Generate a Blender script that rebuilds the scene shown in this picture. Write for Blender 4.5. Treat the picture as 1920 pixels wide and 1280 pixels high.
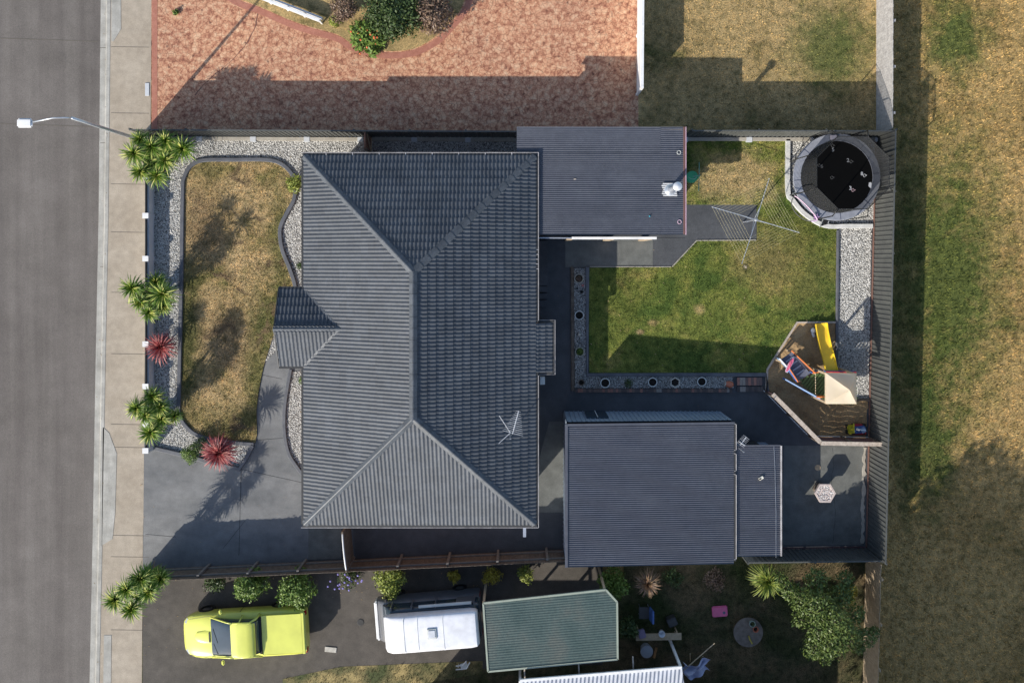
import bpy, bmesh, math, random
import numpy as np
from mathutils import Vector, Matrix
random.seed(7); RNG = np.random.default_rng(7)
S = bpy.context.scene
for o in list(bpy.data.objects): bpy.data.objects.remove(o)
R = math.radians
# ---------------------------------------------------------------- camera, sky, sun, exposure
CH = 36.0                                   # drone height in metres, looking straight down
cd = bpy.data.cameras.new('camera'); cam = bpy.data.objects.new('camera', cd); S.collection.objects.link(cam)
cam.location = (0, 0, CH); cd.sensor_width = 36; cd.lens = 1584/1920*36
cd.shift_x = (960-975)/1920; cd.shift_y = -(640-490)/1920
cd.clip_end = 800; S.camera = cam
ELEV = 28.6; AZ = math.atan2(0.76, 0.65)    # light travels towards +x +y
w = bpy.data.worlds.new('World'); S.world = w; w.use_nodes = True
nt = w.node_tree; bg = nt.nodes['Background']; sky = nt.nodes.new('ShaderNodeTexSky')
sky.sky_type = 'NISHITA'; sky.sun_disc = False; sky.sun_elevation = R(ELEV)
sx, sy = -math.cos(AZ), -math.sin(AZ)
sky.sun_rotation = math.atan2(sx, sy)
nt.links.new(sky.outputs[0], bg.inputs[0]); bg.inputs[1].default_value = 0.14
sl = bpy.data.lights.new('sun', 'SUN'); sun = bpy.data.objects.new('sun', sl); S.collection.objects.link(sun)
sl.energy = 4.5; sl.angle = R(0.5); sl.color = (1, .94, .84)
sdir = Vector((sx*math.cos(R(ELEV)), sy*math.cos(R(ELEV)), math.sin(R(ELEV))))
sun.rotation_euler = sdir.to_track_quat('Z', 'Y').to_euler(); sun.location = sdir*60
S.view_settings.view_transform = 'Standard'; S.view_settings.look = 'None'; S.view_settings.gamma = 1
S.view_settings.exposure = 0.32
S.render.engine = 'CYCLES'
C = S.collection
# ---------------------------------------------------------------- helpers
def P(px, py, z=0.0):
    k = (CH-z)/1584; return ((px-975)*k, (490-py)*k, z)
def P2(px, py, z=0.0): return P(px, py, z)[:2]
def PL(pts, z=0.0): return [P2(a, b, z) for a, b in pts]
BASE = {}
def tag(o, label=None, cat=None, group=None, kind=None):
    if label: o['label'] = label
    if cat: o['category'] = cat
    if group: o['group'] = group
    if kind: o['kind'] = kind
    return o
def thing(name, label, cat, loc=(0, 0, 0), group=None):
    o = bpy.data.objects.new(name, None); C.objects.link(o); o.location = loc; o.empty_display_size = .2
    BASE[o.name] = Vector(loc); return tag(o, label, cat, group)
def link(name, me, m, parent=None, local=False):
    if parent is not None:
        b = BASE.get(parent.name, Vector((0, 0, 0)))
        if not local and b.length > 0: me.transform(Matrix.Translation(-b))
    if m is not None:
        for mm in (m if isinstance(m, (list, tuple)) else [m]): me.materials.append(mm)
    o = bpy.data.objects.new(name, me); C.objects.link(o)
    if parent is not None: o.parent = parent; BASE[o.name] = BASE.get(parent.name, Vector((0, 0, 0)))
    else: BASE[o.name] = Vector((0, 0, 0))
    return o
def copy_tree(o, parent=None, loc=None):
    c = o.copy(); C.objects.link(c)
    if parent is not None: c.parent = parent
    for ch in list(o.children): copy_tree(ch, c)
    if loc is not None: c.location = loc
    return c
def npmesh(name, v, f, smooth=False):
    v = np.asarray(v, dtype=np.float32); f = np.asarray(f, dtype=np.int32)
    me = bpy.data.meshes.new(name); n, k = f.shape
    me.vertices.add(len(v)); me.vertices.foreach_set('co', v.ravel())
    me.loops.add(n*k); me.loops.foreach_set('vertex_index', f.ravel())
    me.polygons.add(n); me.polygons.foreach_set('loop_start', np.arange(0, n*k, k, dtype=np.int32))
    if smooth: me.polygons.foreach_set('use_smooth', np.ones(n, dtype=bool))
    me.update(calc_edges=True); return me
class MB:
    def __init__(s): s.v = []; s.f = []
    def add(s, v, f):
        n = len(s.v); s.v += [tuple(map(float, p)) for p in v]; s.f += [tuple(i+n for i in q) for q in f]; return s
    def box(s, c, d, rz=0, rx=0, ry=0):
        m = Matrix.Rotation(rz, 3, 'Z') @ Matrix.Rotation(ry, 3, 'Y') @ Matrix.Rotation(rx, 3, 'X')
        v = [Vector(c) + m @ Vector((i*d[0]/2, j*d[1]/2, k*d[2]/2)) for i in (-1, 1) for j in (-1, 1) for k in (-1, 1)]
        return s.add(v, [(0, 1, 3, 2), (4, 6, 7, 5), (0, 4, 5, 1), (2, 3, 7, 6), (0, 2, 6, 4), (1, 5, 7, 3)])
    def bar(s, a, b, wd, h):
        a, b = Vector(a), Vector(b); d = b-a; L = d.length; c = (a+b)/2
        return s.box(c, (L, wd, h), rz=math.atan2(d.y, d.x), ry=-math.asin(max(-1, min(1, d.z/L))))
    def prism(s, pts, z0, z1):
        n = len(pts)
        A = sum(pts[i][0]*pts[(i+1) % n][1]-pts[(i+1) % n][0]*pts[i][1] for i in range(n))
        if A < 0: pts = pts[::-1]
        v = [(x, y, z0) for x, y in pts] + [(x, y, z1) for x, y in pts]
        return s.add(v, [tuple(range(n, 2*n)), tuple(reversed(range(n)))] + [(i, (i+1) % n, n+(i+1) % n, n+i) for i in range(n)])
    def tube(s, path, r, n=8, closed=False):
        path = [Vector(p) for p in path]; m = len(path); rs = r if isinstance(r, (list, tuple)) else [r]*m
        v = []; up0 = None
        for i, p in enumerate(path):
            if closed: t = path[(i+1) % m]-path[i-1]
            else: t = path[min(i+1, m-1)]-path[max(i-1, 0)]
            t.normalize(); up = Vector((0, 0, 1)) if abs(t.z) < .95 else Vector((1, 0, 0))
            a = t.cross(up).normalized(); b = a.cross(t)
            for k in range(n):
                q = 2*math.pi*k/n; v.append(p+(a*math.cos(q)+b*math.sin(q))*rs[i])
        f = []
        for i in range(m if closed else m-1):
            j = (i+1) % m
            for k in range(n): f.append((i*n+k, i*n+(k+1) % n, j*n+(k+1) % n, j*n+k))
        if not closed: f += [tuple(reversed(range(n))), tuple(range((m-1)*n, m*n))]
        return s.add(v, f)
    def lathe(s, c, prof, n=20, rot=0, caps=True):
        v = []
        for r, z in prof:
            for k in range(n):
                q = rot+2*math.pi*k/n; v.append((c[0]+r*math.cos(q), c[1]+r*math.sin(q), c[2]+z))
        f = [(i*n+k, i*n+(k+1) % n, (i+1)*n+(k+1) % n, (i+1)*n+k) for i in range(len(prof)-1) for k in range(n)]
        if caps: f += [tuple(reversed(range(n))), tuple(range((len(prof)-1)*n, len(prof)*n))]
        return s.add(v, f)
    def sweep(s, path, wd, z0, z1, closed=False, bev=0.0, jit=0.0):
        p = [Vector((a[0], a[1])) for a in path]; m = len(p); v = []
        for i in range(m):
            if closed: t = p[(i+1) % m]-p[i-1]
            else: t = p[min(i+1, m-1)]-p[max(i-1, 0)]
            t.normalize(); nn = Vector((-t.y, t.x)); h = wd/2*(1+random.uniform(-jit, jit))
            for q, z in ((-h, z0), (-h, z1-bev), (-h+bev, z1), (h-bev, z1), (h, z1-bev), (h, z0)):
                v.append((p[i].x+nn.x*q, p[i].y+nn.y*q, z))
        f = []
        for i in range(m if closed else m-1):
            j = (i+1) % m
            for k in range(5): f.append((i*6+k, j*6+k, j*6+k+1, i*6+k+1))
        if not closed: f += [tuple(range(6)), tuple(reversed(range((m-1)*6, m*6)))]
        return s.add(v, f)
    def loft(s, secs, n=20, p=3.0):
        v = []
        for x, hw, z0, z1 in secs:
            cz = (z0+z1)/2; hh = (z1-z0)/2
            for k in range(n):
                q = 2*math.pi*(k+.5)/n; c_, s_ = math.cos(q), math.sin(q)
                v.append((x, hw*math.copysign(abs(c_)**(2/p), c_), cz+hh*math.copysign(abs(s_)**(2/p), s_)))
        m = len(secs)
        f = [(i*n+k, (i+1)*n+k, (i+1)*n+(k+1) % n, i*n+(k+1) % n) for i in range(m-1) for k in range(n)]
        return s.add(v, f+[tuple(range(n)), tuple(reversed(range((m-1)*n, m*n)))])
    def build(s, name, m, parent=None, smooth=False, bevel=0, local=False, auto=None):
        me = bpy.data.meshes.new(name); me.from_pydata(s.v, [], s.f); me.update()
        bm = bmesh.new(); bm.from_mesh(me); bmesh.ops.recalc_face_normals(bm, faces=bm.faces)
        if bevel: bmesh.ops.bevel(bm, geom=bm.edges[:], offset=bevel, segments=2, affect='EDGES', clamp_overlap=True)
        bm.to_mesh(me); bm.free()
        if smooth: me.polygons.foreach_set('use_smooth', [True]*len(me.polygons))
        if auto: me.set_sharp_from_angle(angle=R(auto))
        return link(name, me, m, parent, local)
def smooth_path(pts, n=6, closed=False):
    out = []; m = len(pts)
    rng = range(m if closed else m-1)
    for i in rng:
        g = lambda k: np.array(pts[k % m] if closed else pts[max(0, min(m-1, k))], float)
        a, b, c, d = g(i-1), g(i), g(i+1), g(i+2)
        for k in range(n):
            t = k/n
            out.append(tuple(.5*((2*b)+(-a+c)*t+(2*a-5*b+4*c-d)*t*t+(-a+3*b-3*c+d)*t**3)))
    if not closed: out.append(tuple(pts[-1]))
    return out
# ---------------------------------------------------------------- materials
def lin(c):
    if isinstance(c, (int, float)): c = (c, c, c)
    return (c[0], c[1], c[2], 1)
def ramp(nt, fac, stops, interp='LINEAR'):
    r = nt.nodes.new('ShaderNodeValToRGB'); r.color_ramp.interpolation = interp
    e = r.color_ramp.elements
    while len(e) < len(stops): e.new(.5)
    for k, (p, c) in enumerate(stops): e[k].position = p; e[k].color = lin(c)
    nt.links.new(fac, r.inputs[0]); return r.outputs[0]
def noise(nt, scale, det=5, rough=.55, vec=None, dist=0):
    n = nt.nodes.new('ShaderNodeTexNoise'); n.inputs['Scale'].default_value = scale
    n.inputs['Detail'].default_value = det; n.inputs['Roughness'].default_value = rough; n.inputs['Distortion'].default_value = dist
    nt.links.new(vec, n.inputs['Vector']); return n.outputs['Fac']
def mixc(nt, mode, a, b, fac=1.0):
    m = nt.nodes.new('ShaderNodeMix'); m.data_type = 'RGBA'; m.blend_type = mode
    if isinstance(fac, float) or isinstance(fac, int): m.inputs[0].default_value = fac
    else: nt.links.new(fac, m.inputs[0])
    for i, q in ((6, a), (7, b)):
        if isinstance(q, (tuple, float)): m.inputs[i].default_value = lin(q)
        else: nt.links.new(q, m.inputs[i])
    return m.outputs[2]
def mat(name, stops, scale=3, det=5, rough=.8, metal=0, fine=None, blotch=None, bump=None, spec=.5, coat=0, trans=0, alpha=1):
    """stops: a colour or a ramp over noise(scale); fine=(scale, lo, hi) and blotch=(scale, lo, hi) multiply; bump=(scale, strength, distance)"""
    m = bpy.data.materials.new(name); m.use_nodes = True; nt = m.node_tree; b = nt.nodes['Principled BSDF']
    g = nt.nodes.new('ShaderNodeNewGeometry'); vec = g.outputs['Position']
    if isinstance(stops, (int, float)) or isinstance(stops[0], (int, float)):
        c0 = (stops,)*3 if isinstance(stops, (int, float)) else stops
        stops = [(.3, tuple(x*.88 for x in c0)), (.7, tuple(min(1, x*1.1) for x in c0))]
    col = ramp(nt, noise(nt, scale, det, vec=vec), stops)
    for q in (fine, blotch):
        if q:
            r2 = ramp(nt, noise(nt, q[0], 3, .6, vec=vec), [(.32, (q[1],)*3), (.68, (q[2],)*3)])
            col = mixc(nt, 'MULTIPLY', col, r2)
    nt.links.new(col, b.inputs['Base Color'])
    b.inputs['Roughness'].default_value = rough; b.inputs['Metallic'].default_value = metal
    b.inputs['Specular IOR Level'].default_value = spec; b.inputs['Coat Weight'].default_value = coat
    if trans: b.inputs['Transmission Weight'].default_value = trans
    if alpha < 1: b.inputs['Alpha'].default_value = alpha
    if bump:
        bp = nt.nodes.new('ShaderNodeBump'); bp.inputs['Strength'].default_value = bump[1]; bp.inputs['Distance'].default_value = bump[2]
        nt.links.new(noise(nt, bump[0], 4, .65, vec=vec), bp.inputs['Height']); nt.links.new(bp.outputs[0], b.inputs['Normal'])
    m.diffuse_color = lin(stops[0][1]); return m
def grassmat(name, dry, mid, green, big=.35, bias=(.38, .5, .62), patch=None, spots=(), isl=False):
    m = bpy.data.materials.new(name); m.use_nodes = True; nt = m.node_tree; b = nt.nodes['Principled BSDF']
    vec = nt.nodes.new('ShaderNodeNewGeometry').outputs['Position']
    n1 = noise(nt, big, 8, .62, vec=vec, dist=.4)
    col = ramp(nt, n1, [(bias[0], green), (bias[1], mid), (bias[2], dry)])
    for (cx_, cy_, rx_, ry_, cl_, st_) in spots:      # areas tinted greener
        sb = nt.nodes.new('ShaderNodeVectorMath'); sb.operation = 'SUBTRACT'; nt.links.new(vec, sb.inputs[0]); sb.inputs[1].default_value = (cx_, cy_, 0)
        ml = nt.nodes.new('ShaderNodeVectorMath'); ml.operation = 'MULTIPLY'; nt.links.new(sb.outputs[0], ml.inputs[0]); ml.inputs[1].default_value = (1/rx_, 1/ry_, 0)
        ln_ = nt.nodes.new('ShaderNodeVectorMath'); ln_.operation = 'LENGTH'; nt.links.new(ml.outputs[0], ln_.inputs[0])
        ad = nt.nodes.new('ShaderNodeMath'); ad.operation = 'MULTIPLY_ADD'; nt.links.new(noise(nt, 1.3, 6, .72, vec=vec), ad.inputs[0]); ad.inputs[1].default_value = 2.6; nt.links.new(ln_.outputs['Value'], ad.inputs[2])
        mr = nt.nodes.new('ShaderNodeMapRange'); nt.links.new(ad.outputs[0], mr.inputs[0]); mr.inputs[1].default_value = 2.75; mr.inputs[2].default_value = 1.75; mr.inputs[3].default_value = 0; mr.inputs[4].default_value = st_
        col = mixc(nt, 'MIX', col, cl_, mr.outputs[0])
    c2 = ramp(nt, noise(nt, 3.2, 6, .7, vec=vec), [(.32, (.48, .52, .46)), (.5, (1, 1, 1)), (.70, (1.4, 1.3, 1.2))])
    col = mixc(nt, 'MULTIPLY', col, c2)
    c3 = ramp(nt, noise(nt, 26, 4, .7, vec=vec), [(.32, (.42, .44, .42)), (.52, (1, 1, 1)), (.72, (1.7, 1.6, 1.45))])
    col = mixc(nt, 'MULTIPLY', col, c3)
    if isl:
        gi = nt.nodes.new('ShaderNodeNewGeometry'); col = mixc(nt, 'MULTIPLY', col, ramp(nt, gi.outputs['Random Per Island'], [(0, (.5, .55, .45)), (.5, (1.1, 1.1, 1.05)), (1, (2.0, 1.85, 1.6))]))
    if patch:                                        # bare earth showing through
        pm = ramp(nt, noise(nt, patch[1], 6, .6, vec=vec, dist=.8), [(patch[2], (0, 0, 0)), (patch[2]+.09, (1, 1, 1))])
        col = mixc(nt, 'MIX', col, patch[0], pm)
    nt.links.new(col, b.inputs['Base Color']); b.inputs['Roughness'].default_value = .95; b.inputs['Specular IOR Level'].default_value = .15
    bp = nt.nodes.new('ShaderNodeBump'); bp.inputs['Strength'].default_value = .9; bp.inputs['Distance'].default_value = .03
    nt.links.new(noise(nt, 30, 5, .75, vec=vec), bp.inputs['Height']); nt.links.new(bp.outputs[0], b.inputs['Normal'])
    return m
def pebblemat(name, stops, scale=22, bump=.03):
    m = bpy.data.materials.new(name); m.use_nodes = True; nt = m.node_tree; b = nt.nodes['Principled BSDF']
    vec = nt.nodes.new('ShaderNodeNewGeometry').outputs['Position']
    v = nt.nodes.new('ShaderNodeTexVoronoi'); v.inputs['Scale'].default_value = scale; nt.links.new(vec, v.inputs['Vector'])
    sep = nt.nodes.new('ShaderNodeSeparateColor'); nt.links.new(v.outputs['Color'], sep.inputs[0])
    col = ramp(nt, sep.outputs[0], stops)
    ed = ramp(nt, v.outputs['Distance'], [(.25, (1, 1, 1)), (.62, (.45, .45, .45))])
    col = mixc(nt, 'MULTIPLY', col, ed)
    col = mixc(nt, 'MULTIPLY', col, ramp(nt, noise(nt, 1.6, 6, .6, vec=vec), [(.3, (.8, .79, .77)), (.7, (1.1, 1.1, 1.1))]))
    nt.links.new(col, b.inputs['Base Color']); b.inputs['Roughness'].default_value = .85
    bp = nt.nodes.new('ShaderNodeBump'); bp.invert = True; bp.inputs['Strength'].default_value = 1; bp.inputs['Distance'].default_value = bump
    nt.links.new(v.outputs['Distance'], bp.inputs['Height']); nt.links.new(bp.outputs[0], b.inputs['Normal'])
    return m
def cellmat(name, stops, scale, blot, rough=.85):
    """stamped concrete / brick-like mottling"""
    m = bpy.data.materials.new(name); m.use_nodes = True; nt = m.node_tree; b = nt.nodes['Principled BSDF']
    vec = nt.nodes.new('ShaderNodeNewGeometry').outputs['Position']
    n = noise(nt, scale, 3, .75, vec=vec, dist=.2)
    col = ramp(nt, n, stops)
    col = mixc(nt, 'MULTIPLY', col, ramp(nt, noise(nt, .35, 5, .6, vec=vec), blot))
    v = nt.nodes.new('ShaderNodeTexVoronoi'); v.inputs['Scale'].default_value = 5.5; nt.links.new(vec, v.inputs['Vector'])
    v.feature = 'DISTANCE_TO_EDGE'
    col = mixc(nt, 'MULTIPLY', col, ramp(nt, v.outputs['Distance'], [(.0, (.5, .45, .45)), (.07, (1, 1, 1))]))
    v2 = nt.nodes.new('ShaderNodeTexVoronoi'); v2.inputs['Scale'].default_value = 2.1; nt.links.new(vec, v2.inputs['Vector'])
    col = mixc(nt, 'MULTIPLY', col, ramp(nt, v2.outputs['Distance'], [(.07, (.45, .42, .45)), (.14, (1, 1, 1))]))
    nt.links.new(col, b.inputs['Base Color']); b.inputs['Roughness'].default_value = rough
    return m
M = {}
def SP(px, py, rx, ry, cl, st=.85): x, y, _ = P(px, py); return (x, y, rx/44, ry/44, cl, st)
gc, tc_ = (.075, .10, .028), (.40, .29, .145)
GR = {}
GR['field'] = (lambda q: grassmat('dry_field_grass', (.44, .31, .135), (.345, .24, .10), (.18, .16, .06), .22, (.30, .38, .50), spots=[SP(1775, 520, 105, 250, (.055, .105, .022), .85), SP(1740, 830, 55, 130, (.05, .09, .022)), SP(1790, 70, 60, 70, (.07, .115, .03)), SP(1695, 520, 30, 420, (.08, .09, .03), .6)], isl=q))
GR['lawn_dry'] = (lambda q: grassmat('dry_lawn_grass', (.48, .355, .19), (.385, .285, .14), (.20, .18, .07), .6, (.33, .43, .55), ((.17, .12, .07), .9, .60), spots=[SP(528, 450, 26, 110, gc, .7), SP(515, 590, 45, 60, gc, .75), SP(488, 700, 30, 90, gc, .75), SP(352, 620, 26, 150, (.07, .085, .028), .85), SP(440, 795, 70, 40, (.12, .12, .04), .7), SP(400, 320, 50, 16, gc, .55), SP(385, 430, 45, 70, (.20, .135, .08), .6), SP(425, 640, 40, 60, (.20, .14, .085), .6)], isl=q))
GR['lawn_green'] = (lambda q: grassmat('green_lawn_grass', (.33, .265, .10), (.18, .205, .05), (.085, .13, .03), .6, (.42, .57, .72), spots=[SP(1375, 335, 85, 48, (.44, .33, .17), .9), SP(1430, 480, 60, 60, (.30, .22, .10), .55), SP(1500, 430, 70, 40, (.12, .13, .035), .6), SP(1500, 520, 60, 60, (.25, .20, .08), .4), SP(1310, 580, 9, 9, (.48, .36, .17), .8), SP(1200, 622, 7, 5, (.5, .34, .2), .9), SP(1225, 605, 9, 5, (.46, .35, .16), .9), SP(1175, 560, 30, 70, (.10, .13, .03), .6)], isl=q))
GR['yard_dry'] = (lambda q: grassmat('dry_yard_grass', (.42, .31, .15), (.33, .245, .115), (.14, .135, .05), .4, (.30, .40, .52), spots=[SP(1560, 90, 75, 75, (.085, .12, .035), .8)], isl=q))
for k_ in list(GR): M[k_] = GR[k_](False); M[k_+'_blades'] = GR[k_](True)
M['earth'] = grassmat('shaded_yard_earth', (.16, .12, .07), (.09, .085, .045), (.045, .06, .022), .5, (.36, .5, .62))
M['asphalt'] = mat('road_asphalt', [(.3, (.135, .119, .107)), (.7, (.168, .149, .136))], .5, 6, .9, fine=(45, .72, 1.25), blotch=(1.2, .92, 1.06), bump=(60, .4, .01))
def streak(m, sx_, sy_, lo, hi):
    nt = m.node_tree; b = nt.nodes['Principled BSDF']; src = b.inputs['Base Color'].links[0].from_socket; g_ = nt.nodes.new('ShaderNodeNewGeometry')
    ml = nt.nodes.new('ShaderNodeVectorMath'); ml.operation = 'MULTIPLY'; nt.links.new(g_.outputs['Position'], ml.inputs[0]); ml.inputs[1].default_value = (sx_, sy_, 1)
    nt.links.new(mixc(nt, 'MULTIPLY', src, ramp(nt, noise(nt, 1, 5, .6, vec=ml.outputs[0]), [(.35, lo), (.65, hi)])), b.inputs['Base Color'])
streak(M['asphalt'], 1.6, .07, (.84, .83, .83), (1.1, 1.11, 1.1))
M['ground_line'] = mat('tar_joint', .03, rough=.9)
M['kerbstone'] = mat('kerb_concrete', [(.3, (.36, .345, .31)), (.7, (.47, .455, .42))], 1.6, 6, .9, fine=(30, .88, 1.1), blotch=(3, .86, 1.08), bump=(40, .3, .01))
streak(M['kerbstone'], 3, .4, (.85, .85, .84), (1.08, 1.08, 1.07))
M['path'] = mat('footpath_concrete', [(.3, (.36, .30, .23)), (.7, (.45, .385, .305))], .8, 6, .9, fine=(28, .85, 1.12), blotch=(3.3, .86, 1.06), bump=(40, .3, .01))
M['drive'] = mat('driveway_concrete', [(.3, (.135, .139, .143)), (.5, (.175, .178, .18)), (.7, (.22, .222, .22))], .42, 8, .75, fine=(30, .86, 1.12), blotch=(2.2, .85, 1.1), bump=(60, .15, .006))
streak(M['drive'], .5, 1.3, (.84, .85, .86), (1.12, 1.11, 1.1))
M['drive_dark'] = mat('charcoal_paving', [(.3, (.055, .059, .066)), (.7, (.085, .089, .096))], .6, 8, .78, fine=(38, .75, 1.25), blotch=(2.5, .85, 1.12), bump=(60, .2, .006))
M['drive_mid'] = mat('worn_grey_paving', [(.3, (.115, .12, .112)), (.7, (.16, .165, .155))], .9, 8, .8, fine=(34, .8, 1.15), blotch=(2.5, .82, 1.15), bump=(60, .2, .006))
M['drive_brown'] = mat('neighbour_asphalt', [(.3, (.075, .066, .056)), (.7, (.12, .105, .09))], .6, 8, .9, fine=(30, .72, 1.2), blotch=(2.5, .8, 1.1), bump=(60, .4, .01))
M['red_drive'] = cellmat('stamped_red_concrete', [(.34, (.28, .115, .075)), (.44, (.46, .225, .14)), (.53, (.58, .33, .21)), (.66, (.68, .47, .32))], 3.8, [(.3, (.85, .8, .78)), (.7, (1.12, 1.05, .95))])
M['red_band'] = mat('red_border_concrete', [(.3, (.36, .14, .095)), (.7, (.46, .20, .14))], 4, rough=.85, fine=(25, .8, 1.1))
M['kerb_dark'] = mat('charcoal_kerb', [(.3, (.085, .09, .105)), (.7, (.13, .135, .15))], 3, rough=.6, fine=(30, .85, 1.15))
M['kerb_white'] = mat('whitewashed_timber', [(.3, (.60, .60, .58)), (.7, (.74, .74, .72))], 3, rough=.7, fine=(25, .85, 1.05), blotch=(5, .85, 1.03))
M['gravel_base'] = pebblemat('gravel_bed', [(0, (.14, .135, .125)), (.4, (.40, .39, .37)), (1, (.66, .65, .62))], 24)
M['gravel_grey'] = pebblemat('grey_gravel_bed', [(0, (.12, .12, .115)), (.5, (.32, .315, .30)), (1, (.55, .54, .52))], 24)
M['pebble'] = mat('white_pebble', [(.3, (.40, .39, .37)), (.5, (.62, .61, .58)), (.7, (.78, .77, .74))], 14, 2, .6)
M['pebble_grey'] = mat('grey_pebble', [(.3, (.26, .255, .25)), (.5, (.48, .47, .45)), (.7, (.7, .69, .66))], 14, 2, .6)
M['sand'] = mat('play_sand', [(.3, (.30, .19, .095)), (.7, (.46, .32, .17))], 1.2, 7, .95, fine=(20, .75, 1.15), bump=(7, .8, .08))
M['tile'] = mat('slate_roof_tile', [(.3, (.066, .075, .090)), (.7, (.086, .096, .111))], 1.1, 6, .62, fine=(9, .84, 1.12), blotch=(.5, .9, 1.08), spec=.4)
M['ridge'] = mat('ridge_cap_tile', [(.3, (.07, .08, .094)), (.7, (.105, .116, .132))], 3, 5, .5, fine=(14, .85, 1.12))
def cells(m, cx_, cy_, lo, hi):
    nt = m.node_tree; b = nt.nodes['Principled BSDF']; src = b.inputs['Base Color'].links[0].from_socket; g_ = nt.nodes.new('ShaderNodeNewGeometry')
    sn = nt.nodes.new('ShaderNodeVectorMath'); sn.operation = 'SNAP'; nt.links.new(g_.outputs['Position'], sn.inputs[0]); sn.inputs[1].default_value = (cx_, cy_, 50)
    wn = nt.nodes.new('ShaderNodeTexWhiteNoise'); wn.noise_dimensions = '2D'; nt.links.new(sn.outputs[0], wn.inputs['Vector'])
    nt.links.new(mixc(nt, 'MULTIPLY', src, ramp(nt, wn.outputs['Value'], [(0, (lo,)*3), (1, (hi,)*3)])), b.inputs['Base Color'])
cells(M['tile'], .305, .304, .9, 1.1); cells(M['ridge'], .4, .4, .85, 1.12)
M['steel'] = mat('charcoal_corrugated_steel', [(.3, (.088, .094, .117)), (.7, (.104, .11, .132))], .8, 6, .38, fine=(6, .92, 1.06), blotch=(1.7, .92, 1.05), metal=.15, spec=.5)
cells(M['steel'], 60, .76, .93, 1.07); streak(M['steel'], .35, 5, (.9, .9, .91), (1.06, 1.06, 1.05))
M['steel2'] = mat('blue_grey_wall_steel', [(.3, (.30, .37, .46)), (.7, (.36, .43, .52))], 1, rough=.45)
M['gutter'] = mat('charcoal_gutter', .05, rough=.4)
M['gutter_lt'] = mat('pale_gutter', (.50, .48, .48), rough=.4, fine=(3, .75, 1.05))
M['gutter_br'] = mat('brown_gutter', (.16, .085, .075), rough=.4)
M['white'] = mat('white_paint', .78, rough=.5)
M['offwhite'] = mat('painted_render', [(.3, (.50, .52, .55)), (.7, (.6, .62, .64))], 2, rough=.7)
M['brick'] = mat('brick_wall', [(.3, (.30, .17, .12)), (.7, (.42, .25, .17))], 12, rough=.9)
M['glass'] = mat('dark_glass', (.035, .055, .075), rough=.08, spec=.8)
M['black'] = mat('black_metal', .018, rough=.45)
M['blackmat'] = mat('black_mesh_fabric', .004, rough=.9, spec=.15)
M['darkgrey'] = mat('dark_grey_plastic', .06, rough=.5)
M['fence_steel'] = mat('weathered_fence_steel', [(.3, (.07, .074, .072)), (.7, (.10, .104, .098))], 1.5, rough=.55, fine=(8, .85, 1.1))
M['fence_rail'] = mat('brown_fence_rail', (.20, .11, .085), rough=.6)
M['timber_dark'] = mat('old_dark_timber', [(.3, (.11, .085, .065)), (.7, (.20, .16, .125))], 7, 6, .9, fine=(18, .7, 1.15))
M['timber'] = mat('weathered_timber', [(.3, (.40, .33, .27)), (.7, (.58, .50, .42))], 8, 6, .9, fine=(24, .75, 1.1))
M['timber_tan'] = mat('tan_timber', [(.3, (.40, .30, .19)), (.7, (.55, .43, .29))], 7, 6, .9)
M['timber_red'] = mat('red_brown_timber', [(.3, (.17, .075, .045)), (.7, (.26, .125, .08))], 6, 6, .85)
M['purple_brown'] = mat('maroon_stained_board', (.09, .05, .055), rough=.8)
M['plinth'] = mat('concrete_sleeper', [(.3, (.34, .31, .26)), (.7, (.46, .43, .37))], 3, 6, .9, fine=(25, .8, 1.1))
M['galv'] = mat('galvanised_steel', (.52, .55, .60), rough=.35, metal=.6)
M['aluminium'] = mat('bare_aluminium', (.75, .76, .78), rough=.35, metal=.4)
M['line'] = mat('yellowed_line', (.62, .55, .32), rough=.7)
M['pad'] = mat('grey_blue_vinyl', [(.3, (.23, .245, .29)), (.7, (.31, .325, .37))], 2, rough=.45, fine=(7, .88, 1.1))
M['yellow'] = mat('yellow_plastic', (.98, .64, .04), rough=.35, fine=(5, .92, 1.04))
M['orange'] = mat('orange_plastic', (.75, .22, .06), rough=.4)
M['blue'] = mat('blue_plastic', (.08, .16, .42), rough=.4)
M['skyblue'] = mat('pale_blue_plastic', (.35, .48, .66), rough=.4)
M['navy'] = mat('slate_blue_board', [(.3, (.09, .10, .15)), (.7, (.15, .165, .22))], 3, rough=.5)
M['pink'] = mat('pink_plastic', (.62, .12, .20), rough=.4)
M['palepink'] = mat('pale_pink_plastic', (.72, .50, .62), rough=.4)
M['lilac'] = mat('lilac_plastic', (.42, .24, .48), rough=.4)
M['green'] = mat('green_plastic', (.05, .36, .16), rough=.4)
M['deckgreen'] = mat('green_deck_board', (.075, .12, .035), rough=.6)
M['canopy'] = cloth = mat('cream_canopy_cloth', [(.3, (.84, .73, .56)), (.7, (.92, .82, .66))], 2, rough=.85)
nt = cloth.node_tree; tl_ = nt.nodes.new('ShaderNodeBsdfTranslucent'); tl_.inputs[0].default_value = (1.0, .74, .38, 1); mx_ = nt.nodes.new('ShaderNodeMixShader'); mx_.inputs[0].default_value = .42
nt.links.new(nt.nodes['Principled BSDF'].outputs[0], mx_.inputs[1]); nt.links.new(tl_.outputs[0], mx_.inputs[2]); nt.links.new(mx_.outputs[0], nt.nodes['Material Output'].inputs[0])
M['red'] = mat('red_plastic', (.45, .03, .05), rough=.4)
M['terracotta'] = mat('terracotta', (.42, .13, .07), rough=.6)
M['potrim'] = mat('pale_pot_rim', (.60, .61, .58), rough=.6)
M['potdark'] = mat('black_glazed_pot', .01, rough=.35)
M['soil'] = mat('potting_soil', (.012, .010, .008), rough=.95)
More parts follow.
